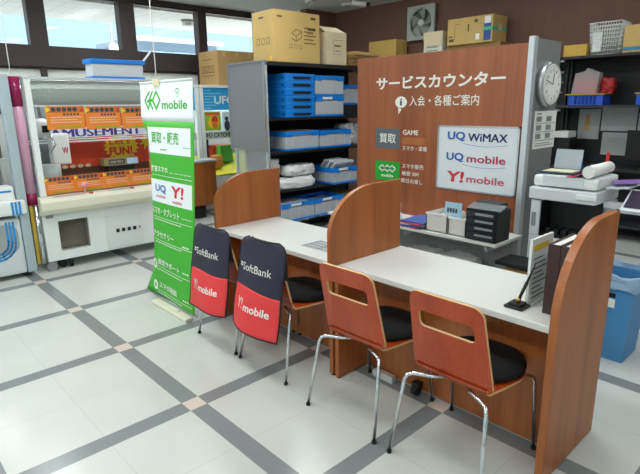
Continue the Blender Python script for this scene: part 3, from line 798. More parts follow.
# ------------------------------------------------------------------ second pair of game machines further back
ub = mat('header_blue', '#2A86B8', .4, emit=.25)
def ufo(yA, yB, label):
    t = thing('ufo_machine', label, 'game machine', (-7.75, (yA+yB)/2, 0), 'game machines behind the shelf unit')
    obj('cabinet', MB().bx(-8.2, -7.34, yA, yB, .02, .55), whitec, t)
    obj('post', MB().bx(-7.36, -7.30, yA, yA+.06, .55, 1.99), whitec, t)
    obj('post', MB().bx(-7.36, -7.30, yB-.06, yB, .55, 1.99), whitec, t)
    obj('roof', MB().bx(-8.2, -7.29, yA, yB, 1.95, 1.99, .005), whitec, t)
    h = obj('header', MB().bx(-7.40, -7.33, yA+.06, yB-.06, 1.61, 1.95), ub, t)
    text('UFO', letterw, h, FX(-7.33), yA+.27, 1.70, yA+.66, 1.83, .03)
    mb = MB()
    for k in range(7): strokes(mb, FX(-7.33), [[(yA+.1, 1.64+k*.045), (yA+.1+.1*(1+k % 3), 1.64+k*.045)]], .012)
    obj('header_stripe', mb, mat('stripe_cyan', '#8CD0E4', .4), h, recalc=False)
    obj('rear_panel', MB().bx(-8.2, -8.15, yA, yB, .55, 1.95), mat('rear_white', '#DDE3E1', .6), t)
    s_ = obj('name_strip', MB().bx(-7.40, -7.35, yA+.06, yB-.06, 1.16, 1.27), mat('strip_grey', '#B7BDB4', .5), t)
    text('UFO CATCHER', mat('strip_ink', '#4A5148', .5), s_, FX(-7.35), yA+.05, 1.18, yA+.62, 1.25, .03)
    mb = MB(); mb.prism([(-7.34, .56), (-7.34, .58), (-8.0, .84), (-8.0, .56)], None, (0, yB-.1, 0), (1, 0, 0), (0, 0, 1), yB-yA-.2)
    obj('play_slope', mb, mat('slope_yellow', '#E6DE3C', .5), t)
    obj('interior_lamp', MB().cyl((-7.7, yA+.15, 1.9), (-7.7, yB-.15, 1.9), .015, n=10), lamp, t)
    return t
u = ufo(4.285, 6.1, 'white game machine with a blue header standing behind the grey shelf end')
dup(u, (u.location.x, u.location.y-1.83, 0), 'white game machine behind the green banner, only its edge in view')
def poster(ya, yb, z0, z1, label, bg, blobs):
    p = thing('prize_poster', label, 'poster', (-7.34, (ya+yb)/2, z0), 'prize posters under the blue header')
    obj('sheet', MB().bx(-7.345, -7.34, ya, yb, z0, z1), bg, p)
    for k, (poly, m) in enumerate(blobs): flatobj('printed_shape', FX(-7.34, .0015+.0008*k), [poly], m, p)
poster(4.36, 4.66, 1.29, 1.585, 'green and yellow poster with a red figure under the blue header', mat('poster_green', '#9BC23C', .5),
       [(circle(4.53, 1.42, .11, 18, .1), yellow), (circle(4.55, 1.455, .06, 14, .065), redp), (circle(4.55, 1.38, .05, 14, .06), mat('poster_orange', '#E07B22', .5)), (rect(4.38, 1.53, 4.64, 1.57), mat('poster_redband', '#E05A30', .5))])
poster(4.70, 4.98, 1.27, 1.58, 'pale poster with a dark figure under the blue header', mat('poster_pale', '#D7ECEB', .5),
       [(circle(4.78, 1.36, .055, 14, .085), ink), (circle(4.775, 1.47, .035, 12), ink), (circle(4.9, 1.36, .05, 12), mat('poster_teal', '#6FB7C8', .5))])
one('prize_pack', MB().bx(-7.9, -7.86, 4.62, 4.72, 1.0, 1.12).bx(-7.9, -7.84, 4.63, 4.7, .81, 1.0), black, 'black prize card standing at the left inside the blue headed machine', 'prize')
q = mat('prize_red', '#D84434', .5, var=.4, scale=30)
one('prize_pack', MB().bx(-7.95, -7.80, 4.75, 5.15, .80, 1.02, .01), q, 'red and white prize bag on the yellow slope', 'prize')
one('prize_pack', MB().bx(-7.6, -7.45, 4.58, 4.74, .675, .88, .03), mat('prize_orange', '#C98A3C', .5, var=.5, scale=40), 'orange prize bag leaning on the yellow slope', 'prize')
one('prize_pack', MB().bx(-7.75, -7.62, 4.80, 5.05, .735, 1.02, .01), mat('prize_green', '#57B24A', .5, var=.3, scale=25), 'bright green prize box on the yellow slope', 'prize')
# cartons on that roof
def carton(x0, x1, y0, y1, z0, z1, label, m=card2, group=None, tp=True, name='carton'):
    t = thing(name, label, 'carton', ((x0+x1)/2, (y0+y1)/2, z0), group)
    obj('box', MB().bx(x0, x1, y0, y1, z0, z1, .003), m, t)
    if tp:
        w = .025
        obj('tape', MB().bx(x0-.001, x1+.001, (y0+y1)/2-w, (y0+y1)/2+w, z1-.0005, z1+.001).bx(x1, x1+.001, (y0+y1)/2-w, (y0+y1)/2+w, z1-.09, z1), tape, t)
    return t
cg = 'tan cartons on the game machine roof'
t1 = carton(-8.0, -7.42, 4.72, 4.97, 1.992, 2.53, 'tan carton with printed diagrams, leftmost of the three on the game machine', card2, cg)
mb = MB(); fm = FY(4.72)
for k in range(4): strokes(mb, fm, [[(-7.9+k*.1, 2.2), (-7.84+k*.1, 2.2), (-7.84+k*.1, 2.3), (-7.9+k*.1, 2.3)]], .012, closed=True)
strokes(mb, fm, [[(-7.9, 2.4), (-7.6, 2.4)], [(-7.9, 2.15), (-7.55, 2.15)]], .01)
obj('printed_diagram', mb, print_b, t1, recalc=False)
carton(-8.0, -7.42, 4.975, 5.215, 1.992, 2.53, 'tan carton in the middle of the three on the game machine', card2, cg)
carton(-8.0, -7.42, 5.22, 5.46, 1.992, 2.53, 'tan carton next to the tall printed carton, last of the three on the game machine', card2, cg)
# brown display stand in front of them
t = thing('display_stand', 'brown wooden stand with a black foot behind the green banner', 'stand', (-7.05, 4.02, 0))
obj('panel', MB().bx(-7.2, -6.9, 3.72, 4.24, .2, .855), teak, t)
obj('top_edge', MB().bx(-7.22, -6.88, 3.70, 4.26, .855, .885), lgrey, t)
obj('foot', MB().cyl((-7.05, 3.99, 0), (-7.05, 3.99, .2), .11), black, t)
# acrylic leaflet rack beside the far divider
t = thing('leaflet_rack', 'clear acrylic leaflet rack standing behind the far left divider', 'leaflet rack', (-4.42, 2.95, 0))
acr = mat('acrylic_sheet', '#C8D2CE', .1, alpha=.35)
obj('panel', MB().box((-4.42, 2.95, .66), (.2, .006, .42), (-.2, 0, 0)), acr, t)
mb = MB()
for k in range(6): mb.box((-4.46+.08*(k % 2), 2.94, .54+.1*(k//2)), (.06, .006, .06), (-.2, 0, 0))
obj('leaflet', mb, mat('leaflet_green_grey', '#B7C4B6', .6, var=.5, scale=60), t)
obj('post', MB().cyl((-4.42, 3.0, 0), (-4.42, 3.0, .75), .012), alu, t)
obj('foot', MB().cyl((-4.42, 3.0, 0), (-4.42, 3.0, .015), .13), alu, t)

# ------------------------------------------------------------------ left shelf unit
RX0, RX1, RY0, RY1 = -5.98, -5.16, 3.965, 5.9
t = thing('shelf_unit', 'black steel shelf unit with a grey end board holding blue crates', 'shelf unit', (-5.57, 4.9, 0))
SH = [.2, .6, 1.095, 1.515]
for z in SH: obj('shelf', MB().bx(-5.70, RX1, RY0+.03, RY1, z-.03, z), blackm, t)
obj('top_board', MB().bx(RX0, RX1, RY0+.03, RY1, 2.14, 2.185), blackm, t)
obj('back_panel', MB().bx(-5.73, -5.71, RY0+.03, RY1, .02, 2.14), blackm, t)
obj('end_board', MB().bx(RX0, RX1-.07, RY0-.01, RY0+.015, 1.12, 2.185), mat('grey_board', '#85868A', .35), t)
obj('board_frame', MB().bx(RX0-.015, RX0, RY0-.02, RY0+.02, 1.105, 2.2).bx(RX1-.07, RX1-.04, RY0-.02, RY0+.02, 1.105, 2.2).bx(RX0, RX1-.07, RY0-.02, RY0+.02, 2.185, 2.2).bx(RX0, RX1-.07, RY0-.02, RY0+.02, 1.105, 1.12), alu, t)
def mesh_mat():
    m, nt, b = base('perforated_panel'); tc = nt.nodes.new('ShaderNodeTexCoord')
    w = nt.nodes.new('ShaderNodeTexWave'); w.wave_type = 'BANDS'; w.bands_direction = 'Z'; w.inputs['Scale'].default_value = 22
    cr = nt.nodes.new('ShaderNodeValToRGB'); cr.color_ramp.elements[0].color = lin('#7C8184'); cr.color_ramp.elements[1].color = lin('#A9AEB0')
    nt.links.new(tc.outputs['Object'], w.inputs['Vector']); nt.links.new(w.outputs['Fac'], cr.inputs[0]); nt.links.new(cr.outputs[0], b.inputs['Base Color'])
    b.inputs['Roughness'].default_value = .5
    return m
obj('end_panel', MB().bx(-5.62, RX1-.02, RY0+.0, RY0+.012, .05, 1.105), mesh_mat(), t)
obj('end_glass', MB().bx(-5.88, -5.62, RY0+.0, RY0+.008, .05, 1.105), mat('end_acrylic', '#C2CCCB', .15, alpha=.45), t)
for x in (-5.9, -5.22): obj('post', MB().bx(x-.02, x+.02, RY0-.005, RY0+.028, 0, 1.105 if x < -5.5 else 2.14), lgrey, t)
for x in (-5.72, -5.22): obj('post', MB().bx(x-.02, x+.02, RY1, RY1+.03, 0, 2.14), blackm, t)

ptag = mat('crate_tag', '#DDE6EE', .6)
def crate_folded():
    t = thing('folded_crate', '', 'crate')
    obj('body', MB().bx(-.53, 0, -.2425, .2425, .001, .086, .006), blue, t, local=True)
    obj('rim', MB().bx(-.535, .005, -.2475, .2475, .068, .0885, .003), blue2, t, local=True)
    mb = MB(); mb.prism([(-.13, .018), (.13, .018), (.165, .042), (.13, .05), (-.13, .05), (-.165, .042)], None, (.001, .03, .004), (0, 1, 0), (0, 0, 1), .003)
    obj('handle_slot', mb, dark, t, local=True)
    obj('latch', MB().bx(-.07, -.045, -.2435, -.2425, .03, .055), dark, t, local=True)
    return t
first = None
fc = ['topmost', 'second from the top', 'third from the top', 'fourth from the top', 'fifth from the top', 'lowest']
for k in range(6):
    loc = (-5.165, 4.4875, 1.516+(5-k)*.0895)
    lb = 'folded blue crate, %s in the stack of six' % fc[k]
    if first is None: first = crate_folded(); first.location = loc; first['label'] = lb; first['group'] = 'stack of folded blue crates'
    else: dup(first, loc, lb)
def crate(x1, yc, z, w, h, dpt, label, tagw=True, fill=None):
    """clear sided crate with blue rim and base, front face at x1"""
    t = thing('storage_crate', label, 'crate', (x1-dpt/2, yc, z), 'clear sided blue rimmed crates')
    x0 = x1-dpt; a, b = yc-w/2, yc+w/2
    obj('base', MB().bx(x0, x1, a, b, z+.001, z+.028, .004), blue, t)
    th = .008
    mb = MB()
    mb.bx(x1-th-.004, x1-.004, a+.004, b-.004, z+.028, z+h-.06).bx(x0+.004, x0+th+.004, a+.004, b-.004, z+.028, z+h-.06)
    mb.bx(x0+.012, x1-.012, a+.004, a+th+.004, z+.028, z+h-.06).bx(x0+.012, x1-.012, b-th-.004, b-.004, z+.028, z+h-.06)
    obj('clear_wall', mb, clearp, t)
    mb = MB()
    n = max(3, int(w/.12))
    for k in range(n+1): yy = a+.01+(w-.03)*k/n; mb.bx(x1-.005, x1-.001, yy, yy+.01, z+.028, z+h-.055)
    for k in range(5): xx = x0+.03+(dpt-.07)*k/4; mb.bx(xx, xx+.01, a+.001, a+.005, z+.028, z+h-.055)
    obj('rib', mb, mat('rib_plastic', '#B4BBC2', .4), t)
    mb = MB()
    r0 = z+h-.065; r1 = z+h
    loop = [(a, r0), (a+w*.2, r0), (a+w*.25, r0+.022), (b-w*.25, r0+.022), (b-w*.2, r0), (b, r0), (b, r1), (a, r1)]
    mb.prism(loop, None, (x1-.012, 0, 0), (0, 1, 0), (0, 0, 1), .014)
    mb.prism(loop, None, (x0-.002, 0, 0), (0, 1, 0), (0, 0, 1), .012)
    loop = [(x0, r0), (x1, r0), (x1, r1), (x0, r1)]
    mb.prism(loop, None, (0, a+.011, 0), (1, 0, 0), (0, 0, 1), .013).prism(loop, None, (0, b+.002, 0), (1, 0, 0), (0, 0, 1), .013)
    obj('rim', mb, blue, t)
    if tagw: obj('label_tag', MB().bx(x1+.003, x1+.004, yc-.14, yc+.04, r1-.04, r1-.008), ptag, t)
    if fill: one('packed_items', MB().bx(x0+.03, x1-.03, a+.03, b-.03, z+.029, z+h-.015, .01), fill[1], fill[0], 'goods')
    return t
sleeve = mat('sleeves_pale', '#D9D0D4', .6, var=.25, scale=45); sleeve2 = mat('sleeves_grey', '#9FA6AE', .6, var=.3, scale=30)
yel = mat('envelopes_yellow', '#C7B59A', .6, var=.4, scale=22)
crate(-5.17, 5.02, 1.516, .53, .262, .39, 'clear sided crate under another one, right of the folded crates', True, ('grey goods inside the lower crate right of the folded stack', sleeve2))
crate(-5.17, 5.02, 1.780, .53, .262, .39, 'clear sided crate on top of another one, right of the folded crates', False, ('pale sleeves inside the upper crate right of the folded stack', sleeve))
one('dark_carton', MB().bx(-5.68, -5.30, 5.34, 5.86, 1.516, 1.665), mat('carton_black', '#1C1D22', .7), 'dark box on the top shelf below the crate beside the sign', 'box')
crate(-5.30, 5.60, 1.667, .5, .27, .36, 'clear sided crate half hidden behind the left edge of the sign', False, ('grey goods inside the crate half hidden by the sign', sleeve2))
crate(-5.17, 4.515, 1.096, .585, .245, .39, 'clear sided crate with yellow goods on the second shelf', False, ('yellow and white goods in the crate on the second shelf', yel))
crate(-5.17, 5.13, 1.096, .60, .235, .39, 'clear sided crate on the second shelf next to the crate with yellow goods', False, ('grey goods in the second shelf crate nearest the sign', sleeve2))
one('brown_papers', MB().bx(-5.5, -5.2, 4.3, 4.72, 1.3275, 1.35, .006), cardd, 'brown papers lying on top of the crate with yellow goods', 'papers')
bagm = mat('plastic_bag', '#D7DADD', .35, var=.06, scale=10, bump=.8, bscale=18)
def bag(name, c, d, label, m=bagm, rot=(0, 0, 0), seed=0, parent=None):
    mb = MB(); mb.box((0, 0, d[2]/2), d, (0, 0, 0))
    bmesh.ops.subdivide_edges(mb.bm, edges=mb.bm.edges[:], cuts=7, use_grid_fill=True)
    rnd = random.Random(seed)
    for v in mb.bm.verts:
        k = Vector((v.co.x/(d[0]/2), v.co.y/(d[1]/2), (v.co.z-d[2]/2)/(d[2]/2)))
        f = 1-.10*(abs(k.x)**3*abs(k.y)**3) - .16*max(0, abs(k.z)-.3)*max(abs(k.x), abs(k.y))**2
        v.co.x *= f; v.co.y *= f
        j = min(d)*.10
        v.co += Vector((rnd.uniform(-j, j), rnd.uniform(-j, j), rnd.uniform(-j, j) if v.co.z > d[2]*.12 else rnd.uniform(0, j*.3)))
    for f in mb.bm.faces: f.smooth = True
    o = obj(name, mb, m); o.location = c; o.rotation_euler = rot
    return tag(o, label, 'bag')
bag('plastic_bag', (-5.47, 5.66, 1.10), (.3, .34, .30), 'crumpled clear bag on the second shelf at the sign edge', bagm, seed=3)
crate(-5.02, 5.17, .602, .46, .225, .60, 'clear sided crate sticking out of the third shelf with plastic packs in it')
pk = mat('clear_pack', '#B9C0C6', .2, var=.15, scale=12, alpha=.9)
def pack(dx, label, sd, rx):
    o = bag('plastic_pack', (-5.30+dx, 5.17, .70), (.05, .40, .26), label, pk, (0, rx, 0), sd); return o
pack(-.10, 'clear plastic pack leaning in the third shelf crate, rear one', 1, .55)
pack(0, 'clear plastic pack leaning in the third shelf crate, middle one', 2, .6)
pack(.10, 'clear plastic pack leaning in the third shelf crate, front one', 5, .65)
wbag = mat('white_bag', '#E4E4E4', .5, bump=.6, bscale=14)
bag('shopping_bag', (-5.27, 4.43, .602), (.22, .62, .14), 'white folded bags lying at the left of the third shelf', wbag, seed=8)
bag('shopping_bag', (-5.30, 4.52, .765), (.25, .52, .13), 'crumpled white bag on top of the folded bags', wbag, (0, 0, .1), 9)
bag('shopping_bag', (-5.36, 4.12, .775), (.16, .20, .22), 'upright white bag next to the grey shelf end', wbag, (0, 0, .2), 11)
crate(-5.05, 4.325, .202, .55, .24, .42, 'clear sided crate on the bottom shelf nearest the wooden divider', True, ('pale goods in the bottom shelf crate nearest the divider', sleeve2))
crate(-5.05, 4.885, .202, .55, .24, .42, 'clear sided crate on the bottom shelf, right of another one', True, None)
one('brown_box', MB().bx(-5.5, -5.2, 5.25, 5.6, .201, .42), cardd, 'brown box on the bottom shelf behind the middle divider', 'box')
# on top of it
def bigbox():
    t = thing('carton', 'large printed carton standing on the black shelf unit', 'carton', (-5.45, 4.42, 2.187), None)
    x0, x1, a, b, z0, z1 = -5.63, -5.20, 4.12, 4.87, 2.187, 2.785
    obj('box', MB().bx(x0, x1, a, b, z0, z1, .003), card, t)
    obj('tape', MB().bx(x0, x1+.001, (a+b)/2-.03, (a+b)/2+.03, z1, z1+.0012), tape, t)
    fm = FX(x1); mb = MB()
    strokes(mb, fm, [[(4.40, 2.53), (4.47, 2.58), (4.56, 2.56), (4.56, 2.49), (4.47, 2.44), (4.40, 2.47)], [(4.40, 2.53), (4.47, 2.50), (4.56, 2.56)], [(4.47, 2.50), (4.47, 2.44)]], .008)
    flat(mb, fm, [rect(4.17, 2.70, 4.25, 2.72), rect(4.72, 2.71, 4.80, 2.74)])
    for k in range(5): flat(mb, fm, [rect(4.60, 2.42+k*.045, 4.60+.2-.04*(k % 2), 2.432+k*.045)])
    for k in range(3): strokes(mb, fm, [[(4.36+.08*k, 2.36), (4.40+.08*k, 2.36), (4.40+.08*k, 2.40), (4.36+.08*k, 2.40)]], .005, closed=True)
    flat(mb, fm, [rect(4.66, 2.58, 4.80, 2.605), rect(4.66, 2.54, 4.76, 2.55)])
    obj('printed_marks', mb, print_b, t, recalc=False)
    mb = MB(); fm = FY(a)
    flat(mb, fm, [rect(-5.5, 2.70, -5.4, 2.72)])
    for k in range(3): strokes(mb, fm, [[(-5.55+.1*k, 2.4), (-5.49+.1*k, 2.4), (-5.49+.1*k, 2.47), (-5.55+.1*k, 2.47)]], .006, closed=True)
    obj('printed_marks', mb, print_b, t, recalc=False)
    obj('yellow_tag', MB().bx(-5.30, -5.25, a-.003, a-.0005, 2.20, 2.26), yellow, t)
bigbox()
t = thing('carton', 'tall pale carton with open top flaps beside the large printed carton', 'carton', (-5.4, 5.1, 2.187))
obj('box', MB().bx(-5.66, -5.2, 5.0, 5.37, 2.187, 2.60, .003), card3, t)
mb = MB().box((-5.3, 5.185, 2.64), (.22, .37, .006), (0, .45, 0)).box((-5.55, 5.185, 2.635), (.2, .37, .006), (0, -.5, 0))
obj('flap', mb, card3, t)
mb = MB(); strokes(mb, FX(-5.2), [[(5.12, 2.32), (5.28, 2.32), (5.28, 2.50), (5.12, 2.50)]], .004, closed=True); flat(mb, FX(-5.2), [rect(5.14, 2.42, 5.26, 2.44), rect(5.15, 2.36, 5.25, 2.37)])
obj('printed_label', mb, print_b, t, recalc=False)
for k in range(4):
    one('flattened_carton', MB().box((-5.42+.01*k, 5.70+.015*(k % 2), 2.211+k*.047), (.5, .56, .044), (0, 0, .03*k), .004), cardd if k < 3 else card2,
        'flattened brown carton beside the tall pale carton, ' + ['lowest of the pile', 'second from the bottom of the pile', 'third from the bottom of the pile', 'topmost of the pile'][k], 'carton', 'flattened cartons on the shelf unit')

# ------------------------------------------------------------------ service counter sign wall
YW = 3.8
t = thing('sign_partition', 'brown wooden partition with the service counter lettering and a silver end column', 'sign wall', (-2.6, 3.95, 0))
sx0, sx1 = -3.53, -1.845
pn = obj('sign_panel', MB().bx(sx0, sx1, YW, YW+.03, .67, 2.085), signw, t)
obj('end_column', MB().bx(sx1, -1.80, YW-.02, YW+.04, 0, 2.125, .006), mat('column_silver', '#C9CED2', .35, metal=.4), t)
obj('end_panel', MB().bx(-1.84, -1.815, YW+.04, YW+.46, 0, 2.115), mat('end_panel_grey', '#8D9192', .4, metal=.3), t)
obj('lower_panel', MB().bx(sx0, sx1, YW, YW+.03, .35, .669), mat('lower_grey', '#B9BEC2', .5), t)
obj('base_deck', MB().bx(sx0, sx1, YW-.42, YW+.42, .02, .34), blackm, t)
obj('shelf', MB().bx(sx0, -1.775, YW-.42, YW-.001, .645, .668, .003), offwhite, t)
for x in (-2.65, -1.89): obj('shelf_bracket', MB().bx(x-.01, x+.01, YW-.35, YW, .58, .645), lgrey, t)
fs = FY(YW)
tx = letterw
text('サービスカウンター', tx, pn, fs, -3.29, 1.795, -2.01, 1.905, .028)
text('入会・各種ご案内', tx, pn, fs, -2.905, 1.648, -2.222, 1.735, .006)
mb = MB(); flat(mb, fs, [circle(-2.998, 1.682, .066, 28, .05), [(-3.03, 1.635), (-2.99, 1.62), (-3.025, 1.575)]]); obj('info_bubble', mb, tx, pn, recalc=False)
text('i', ink, pn, FY(YW, .003), -3.01, 1.653, -2.986, 1.712, .02)
gp = obj('grey_plate', MB().bx(-3.285, -3.0, YW-.004, YW, 1.265, 1.447), mat('plate_grey', '#5C636B', .5), pn)
text('買取', tx, pn, FY(YW-.004, .002), -3.24, 1.315, -3.045, 1.40, .008)
gp = obj('green_plate', MB().bx(-3.285, -2.993, YW-.004, YW, .965, 1.145), mat('plate_green', '#0FA02C', .5), pn)
mb = MB(); fg = FY(YW-.004, .002)
for cx in (-3.2, -3.14, -3.08): strokes(mb, fg, [[(cx-.04, 1.08), (cx, 1.11), (cx+.04, 1.08), (cx, 1.05)]], .012, closed=True)
obj('logo_mark', mb, tx, pn, recalc=False)
text('mobile', tx, pn, fg, -3.21, .998, -3.065, 1.028, .03)
text('GAME', tx, pn, fs, -2.968, 1.396, -2.80, 1.44, .015)
obj('blank_strip', MB().bx(-2.975, -2.725, YW-.002, YW, 1.312, 1.373), wood('strip_wood', '#A5602F', '#B9713C', 4, .45), pn)
text('スマホ・家電', tx, pn, fs, -2.972, 1.258, -2.70, 1.30, .004)
text('スマホ販売', tx, pn, fs, -2.968, 1.095, -2.73, 1.138, .004)
text('格安 SIM', tx, pn, fs, -2.97, 1.028, -2.78, 1.07, .004)
text('即日お渡し', tx, pn, fs, -2.972, .962, -2.735, 1.003, .004)
# whiteboard with the three carrier logos
t = thing('poster_frame', 'white framed board with three carrier logos on the brown partition', 'poster frame', (-2.2, 3.79, .96))
obj('sheet', MB().bx(-2.575, -1.866, YW-.012, YW-.001, .965, 1.475), mat('poster_sheet', '#DDE2E6', .35), t)
mb = MB()
for a, b, c, d in ((-2.585, -1.856, 1.475, 1.488), (-2.585, -1.856, .955, .967), (-2.585, -2.572, .955, 1.488), (-1.869, -1.856, .955, 1.488)): mb.bx(a, b, YW-.018, YW-.001, c, d)
obj('frame', mb, alu, t)
fp = FY(YW-.012)
ub1 = mat('uq_blue', '#1B5FB0', .5); ub2 = mat('wimax_navy', '#23407F', .5)
text('UQ', ub1, t, fp, -2.487, 1.362, -2.32, 1.44, .035)
text('WiMAX', ub2, t, fp, -2.295, 1.366, -1.95, 1.43, -.06)
text('UQ', ub1, t, fp, -2.49, 1.192, -2.325, 1.268, .035)
text('mobile', mat('uq_crimson', '#B01E4A', .5), t, fp, -2.295, 1.196, -1.955, 1.258, .02)
text('Y!', mat('y_red', '#C62A3A', .5), t, fp, -2.49, 1.022, -2.32, 1.115, .03, italic=.12)
text('mobile', mat('y_pink', '#C44560', .5), t, fp, -2.288, 1.03, -1.955, 1.09, .02)
mb = MB()
for z in (1.345, 1.175): strokes(mb, fp, [[(-2.33+.042*k, z-.018*math.sin(PI*k/9)) for k in range(10)]], .003)
obj('swoosh', mb, ub1, t, recalc=False)
# clock and notice on the end panel
t = thing('wall_clock', 'round white wall clock with a silver rim on the partition end', 'clock', (-1.815, 4.07, 1.795))
cy_, cz_ = 4.05, 1.795
obj('rim', MB().cyl((-1.815, cy_, cz_), (-1.765, cy_, cz_), .168, .16, 40), alu, t)
obj('dial', MB().cyl((-1.766, cy_, cz_), (-1.763, cy_, cz_), .147, n=40), paper, t)
fc_ = FX(-1.763)
mb = MB()
for k in range(60):
    a = k*PI/30; r0 = .128 if k % 5 else .12
    strokes(mb, fc_, [[(cy_+r0*math.sin(a), cz_+r0*math.cos(a)), (cy_+.136*math.sin(a), cz_+.136*math.cos(a))]], .003)
obj('minute_mark', mb, ink, t, recalc=False)
for k in range(12):
    a = (k+1)*PI/6; cx, cz = cy_+.102*math.sin(a), cz_+.102*math.cos(a)
    text(str(k+1), ink, t, fc_, cx-(.013 if k > 8 else .007), cz-.011, cx+(.013 if k > 8 else .007), cz+.011, .01, 'numeral')
mb = MB(); strokes(mb, FX(-1.763, .003), [[(cy_, cz_), (cy_-.115, cz_+.03)]], .006); obj('minute_hand', mb, black, t, recalc=False)
mb = MB(); strokes(mb, FX(-1.763, .004), [[(cy_, cz_), (cy_+.012, cz_+.08)]], .009); obj('hour_hand', mb, black, t, recalc=False)
t = thing('notice_sheet', 'white printed notice sheet below the wall clock', 'notice', (-1.813, 4.09, 1.31))
obj('sheet', MB().bx(-1.8149, -1.812, 3.915, 4.29, 1.315, 1.60), paper, t)
mb = MB(); fn = FX(-1.812)
for r in range(3):
    for c in range(2):
        flat(mb, fn, [rect(3.94+c*.17, 1.39+r*.065, 4.03+c*.17, 1.43+r*.065)])
    strokes(mb, fn, [[(3.93, 1.378+r*.065), (4.27, 1.378+r*.065)]], .005)
flat(mb, fn, [rect(3.94, 1.575, 4.02, 1.585), rect(3.94, 1.335, 4.26, 1.342), rect(3.94, 1.352, 4.2, 1.358)])
obj('printed_panel', mb, grey, t, recalc=False)
# things on the sign shelf (top .668)
Z = .669
t = thing('drawer_organiser', 'black desk organiser with clear drawers on the sign shelf', 'organiser', (-1.87, 3.5, Z))
obj('case', MB().bx(-2.04, -1.785, 3.40, 3.60, Z, Z+.235, .004), black, t)
for k in range(4):
    d = obj('drawer', MB().bx(-2.025, -1.80, 3.385, 3.40, Z+.012+k*.053+(0 if k == 0 else .01), Z+.058+k*.053), mat('drawer_clear', '#3A3D42', .2), t)
    obj('handle', MB().bx(-1.95, -1.81, 3.375, 3.385, Z+.038+k*.053, Z+.052+k*.053), mat('drawer_lip', '#8F9498', .3), d)
obj('top_tray', MB().bx(-2.01, -1.81, 3.48, 3.59, Z+.236, Z+.28, .004), black, t)
obj('cover', MB().box((-1.885, 3.42, Z+.26), (.27, .1, .004), (.3, 0, 0)), mat('organiser_acrylic', '#8A9094', .15, alpha=.5), t)
def bin_(x0, x1, y0, y1, z, h, label):
    t = thing('paper_bin', label, 'bin', ((x0+x1)/2, (y0+y1)/2, z), 'white bins on the sign shelf')
    th = .006
    obj('body', MB().bx(x0, x1, y0, y0+th, z, z+h).bx(x0, x1, y1-th, y1, z, z+h).bx(x0, x0+th, y0, y1, z, z+h).bx(x1-th, x1, y0, y1, z, z+h).bx(x0, x1, y0, y1, z, z+th), mat('bin_white', '#D9D6CF', .5), t)
    obj('rim', MB().bx(x0-.006, x1+.006, y0-.006, y0, z+h-.014, z+h).bx(x1, x1+.006, y0, y1, z+h-.014, z+h), white, t)
    return t
bin_(-2.41, -2.215, 3.42, 3.66, Z, .15, 'white paper bin, the left one on the sign shelf')
bin_(-2.2, -2.05, 3.42, 3.66, Z, .14, 'white paper bin beside the black drawer organiser')
one('paper_slips', MB().bx(-2.18, -2.07, 3.45, 3.62, Z+.007, Z+.10), paper, 'white paper slips in the bin beside the black organiser', 'papers')
one('paper_slips', MB().bx(-2.39, -2.235, 3.45, 3.62, Z+.007, Z+.11), offwhite, 'white paper slips in the left bin on the sign shelf', 'papers')
t = thing('price_card', 'small pale blue handwritten card standing in the white bins', 'card', (-2.2, 3.46, Z+.1))
obj('card', MB().box((-2.2, 3.475, Z+.185), (.15, .003, .12), (-.08, 0, 0)), mat('card_blue', '#A6CBE0', .6), t)
mb = MB(); fc2 = FY(3.47, .002)
for k in range(4): flat(mb, fc2, [rect(-2.25+.025*k, Z+.165, -2.236+.025*k, Z+.20)])
obj('writing', mb, ink, t, recalc=False)
cols = [mat('mag_red', '#C8495A', .4, var=.4, scale=40), mat('mag_blue', '#4C66B0', .4, var=.4, scale=40), mat('mag_white', '#CFCAD0', .4, var=.3, scale=40)]
for k in range(5):
    one('magazine', MB().box((-2.575+.01*k, 3.53-.01*(k % 2), Z+.006+.011*k), (.23, .29, .009), (0, 0, .12*((k % 3)-1))), cols[k % 3],
        'glossy leaflet in the pile on the left of the sign shelf, ' + ['lowest of five', 'second from the bottom', 'middle of the pile', 'second from the top', 'topmost'][k], 'leaflet', 'glossy leaflets on the sign shelf')
t = thing('spray_bottle', 'white spray bottle at the left end of the sign shelf', 'bottle', (-2.665, 3.40, Z))
obj('body', MB().lathe([(.02, 0), (.022, .005), (.022, .09), (.012, .11)], (-2.665, 3.40, Z), 20), white, t)
obj('nozzle', MB().cyl((-2.665, 3.40, Z+.11), (-2.665, 3.40, Z+.20), .006), white, t)
# things on the low deck
bag('paper_bag', (-2.55, 3.58, .342), (.34, .3, .10), 'white bags lying under the sign shelf', wbag, (0, 0, .15), 21)
bag('paper_bag', (-2.18, 3.56, .342), (.32, .28, .12), 'grey white bags heaped under the sign shelf, the right heap', wbag, (0, 0, -.2), 22)
one('small_carton', MB().bx(-1.72, -1.52, 3.44, 3.56, .191, .50), card, 'small cardboard box beside the silver column behind the desk', 'carton')
t = thing('side_shelf', 'low black side shelf between the silver column and the printer', 'shelf', (-1.66, 3.55, 0))
obj('board', MB().bx(-1.76, -1.47, 3.36, 3.60, .535, .56), blackm, t)
for x in (-1.74, -1.49): obj('leg', MB().bx(x-.01, x+.01, 3.575, 3.595, 0, .535), blackm, t)
obj('lower_board', MB().bx(-1.76, -1.47, 3.40, 3.595, .17, .19), blackm, t)

